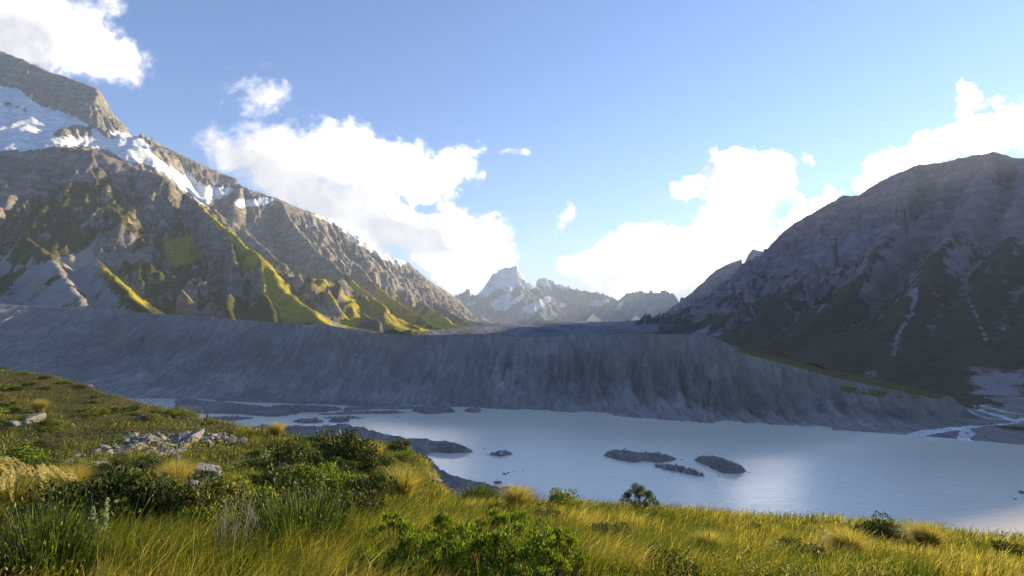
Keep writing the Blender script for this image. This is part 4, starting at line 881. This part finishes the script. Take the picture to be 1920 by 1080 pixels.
def field(poly, n, lo, hi, label, group, name='field_rock', mats=(ROCK, ROCK, ROCK, ROCK, PALE)):
    k = 0; xs_ = [p[0] for p in poly]; ys_ = [p[1] for p in poly]
    while k < n:
        px, py = rnd.uniform(min(xs_), max(xs_)), rnd.uniform(min(ys_), max(ys_))
        if not pip(np.array([px]), np.array([py]), poly)[0]: continue
        w_ = lo+(hi-lo)*rnd.random()**2.2; mt = rnd.choice(mats); fx = (px-min(xs_))/(max(xs_)-min(xs_)); fy = (py-min(ys_))/(max(ys_)-min(ys_))
        lb = ('large ' if w_ > lo+(hi-lo)*.45 else 'small ' if w_ < lo+(hi-lo)*.1 else 'middling ')+('pale ' if mt is PALE else 'dark grey ')+label+(', left end' if fx < .33 else ', middle' if fx < .66 else ', right end')+(', upper edge' if fy < .33 else ', centre' if fy < .66 else ', lower edge')
        rock_px(name, lb, px, py, w_, 20+k % 7, mt, group, 2, 0.42, None, .75); k += 1
field([(125,868),(190,835),(240,820),(330,815),(430,822),(438,838),(380,842),(330,862),(300,880),(240,884),(170,880)], 230, 9, 40, 'rock in the rock field', 'rocks of the rock field on the left slope')
field([(465,858),(520,832),(555,822),(572,838),(540,850),(490,866)], 34, 7, 24, 'rock in the heap on the slope crest', 'rocks of the small heap on the slope crest')
field([(728,872),(760,864),(812,868),(816,884),(750,880)], 16, 7, 18, 'rock along the cliff edge', 'rocks along the cliff edge')
log('rocks')

# ---- islets and spits in the lake
ISTONE = []
def islet(name, poly, hmax, soft=2.2, rough=0.9, res=0.6):
    pw = np.array([onz(a, b_)[:2] for a, b_ in poly]); x0, y0 = pw.min(0)-14; x1, y1 = pw.max(0)+14
    rs = max(res, math.sqrt((x1-x0)*(y1-y0)/90000)); xs_ = np.arange(x0, x1, rs); ys_ = np.arange(y0, y1, rs); X, Y = np.meshgrid(xs_, ys_)
    wx_ = X+6*fbm(X, Y, 14, 5, 0.65, 3); wy_ = Y+9*fbm(X, Y, 16, 5, 0.65, 6); m_ = pip(wx_, wy_, [tuple(q) for q in pw]).astype(float)
    a = blur(m_, max(1, int(soft/rs))); b_ = blur(m_, int(6*soft/rs)+2)
    Z = (a-0.5)*1.6*min(hmax, 1.0)+np.clip(b_-0.35, 0, 1)*hmax*1.6*(1+0.5*fbm(X, Y, 12, 4, 0.6, 12))+rough*(fbm(X, Y, 4, 5, 0.65, 15)-0.1)*m_
    Z = np.where(m_+a > 0.02, Z, -1.0); Z = np.maximum(Z, -1.0)
    ok = np.argwhere(Z > -0.15); pk = ok[rng.integers(0, len(ok), min(260, len(ok)))]; ISTONE.append(np.stack([X[pk[:, 0], pk[:, 1]], Y[pk[:, 0], pk[:, 1]], Z[pk[:, 0], pk[:, 1]]], 1))
    return struct(mesh_np(name, np.stack([X, Y, Z], -1).reshape(-1, 3), grid_quads(*X.shape), mat=MOR, attrs={'veg': Z*0, 'fan': Z*0+.15}))
for pl, h_ in (([(1131,853),(1160,861),(1195,866),(1240,868),(1270,862),(1235,857),(1190,853),(1150,850)], 2.3), ([(1225,876),(1255,882),(1290,889),(1326,893),(1306,886),(1290,882),(1255,875)], 1.5),
               ([(1297,862),(1330,875),(1350,884),(1385,888),(1402,883),(1375,874),(1340,865)], 3.2), ([(914,851),(935,856),(966,853),(945,850)], 1.8),
               ([(770,770),(800,777),(855,773),(845,768),(800,767)], 3.0), ([(868,771),(890,775),(905,770),(885,768)], 1.8), ([(552,790),(575,794),(605,792),(600,788)], 1.4), ([(612,790),(630,792),(656,790),(645,786)], 1.4),
               ([(590,777),(640,778),(690,776),(760,775),(740,771),(660,773)], 0.8), ([(640,771),(700,768),(790,766),(770,762),(700,763),(650,766)], 0.9), ([(500,770),(560,774),(620,772),(645,768),(600,764),(520,763)], 2.2),
               ([(600,784),(660,782),(690,784),(650,786)], 0.5), ([(380,792),(430,790),(476,784),(430,784),(380,786)], 1.0), ([(330,775),(420,776),(520,782),(560,776),(520,768),(440,758),(330,750)], 1.6), ([(405,752),(520,756),(700,762),(760,762),(700,754),(500,748),(400,744)], 0.8)):
    islet('islet', pl, h_)
islet('gravel_spit', [(470,812),(480,806),(540,808),(600,810),(650,806),(700,818),(745,828),(790,836),(840,838),(866,843),(893,847),(850,851),(800,848),(800,870),(760,890),(600,880),(480,840)], 5.0, 5.0, 0.9)
islet('shore_bank', [(700,880),(800,868),(838,905),(880,925),(990,940),(1010,960),(900,1000),(700,980)], 7.0, 6.0, 0.8)
LG = 'small rocks standing out of the lake'
for i, (px, py, wp, lb) in enumerate([(934,905,16,'rounded grey rock alone in the lake above the spiky shrub'),(946,889,10,'dark rock at the left of the cluster above the lone lake rock'),(953,887,7,'small dark rock in the middle of the lake rock cluster'),
  (963,885,4,'tiny rock right of the lake rock cluster'),(980,883,4,'tiniest rock farthest right of the lake rock cluster'),(932,899,4,'tiny rock just above the lone rounded lake rock'),(908,842,5,'tiny rock above the small oval islet'),
  (1278,862,5,'tiny rock between the two longer islets'),(1348,893,5,'tiny rock off the right end of the lowest islet'),(1404,886,5,'tiny rock off the right tip of the largest islet'),(1904,936,9,'small dark rock in the lake at the right edge'),(1916,925,16,'long dark rock at the right edge of the lake'),
  (746,783,6,'tiny rock near the far lake islets')]):
    q = onz(px, py); s_ = wp/F*q[1]/2.2; rock('lake_rock', lb, (q[0], q[1], s_*0.1), s_, 20+i % 7, ROCK, LG, 2, None, .6)

# ---- rubble on the moraine face (stuff)
n = 10000; ii = rng.integers(6, 150, n); jj = rng.integers(100, NU-100, n); P = np.stack([XX[ii, jj], YY[ii, jj], ZZ[ii, jj]], 1)
n2 = 1500; i2 = rng.integers(3, nv_-30, n2); j2 = rng.integers(5, nu-60, n2); P = np.concatenate([P, np.stack([Xa[i2, j2], Ya[i2, j2], Za[i2, j2]], 1)]+ISTONE); n = len(P)
octa = np.array([(1,0,0),(-1,0,0),(0,1,0),(0,-1,0),(0,0,1),(0,0,-1)], float); ft = np.array([(0,2,4),(2,1,4),(1,3,4),(3,0,4),(2,0,5),(1,2,5),(3,1,5),(0,3,5)])
sz = 0.22+1.25*rng.uniform(0, 1, n)**5
V = (octa[None]*(1+0.35*rng.normal(size=(n, 6, 1)))*sz[:, None, None]*rng.uniform(0.7, 1.3, (n, 1, 3)))+P[:, None]
tn = palette(n, [(0.30, 0.30, 0.31), (0.22, 0.22, 0.23), (0.16, 0.15, 0.15)], [3, 3, 2], .15); cc = np.repeat(np.concatenate([tn, np.ones((n, 1))], 1), 6, 0)
m, t, b = newmat('rubble'); t.put(b.inputs['Base Color'], t.attr('tint', 'Color')); b.inputs['Roughness'].default_value = 0.9
g = mesh_np('rubble', V.reshape(-1, 3), None, (np.arange(n)[:, None, None]*6+ft[None]).reshape(-1, 3), mat=m, cattrs={'tint': cc}, smooth=False); g['kind'] = 'stuff'; g['label'] = 'scattered pale stones on the gravel wall'
log('done')
#VEG_END
# ------------------------------------------------------------------ air
hz = bpy.data.materials.new('haze'); hz.use_nodes = True; ht = NT(hz.node_tree); ht.n.clear()
ho = ht.add('ShaderNodeOutputMaterial'); pv = ht.add('ShaderNodeVolumePrincipled')
pv.inputs['Color'].default_value = (0.62, 0.78, 1.0, 1); pv.inputs['Density'].default_value = 5.0e-5; pv.inputs['Anisotropy'].default_value = 0.2
ht.l.new(pv.outputs[0], ho.inputs['Volume'])
hx0, hx1, hy0, hy1, hz0, hz1 = -41000, 41000, -41000, 41000, -4.0, 2150.0
hv = [(x, y, z) for z in (hz0, hz1) for y in (hy0, hy1) for x in (hx0, hx1)]
haze = mesh_np('haze', hv, [(0,2,3,1),(4,5,7,6),(0,1,5,4),(2,6,7,3),(0,4,6,2),(1,3,7,5)], mat=hz, smooth=False); haze['kind'] = 'stuff'
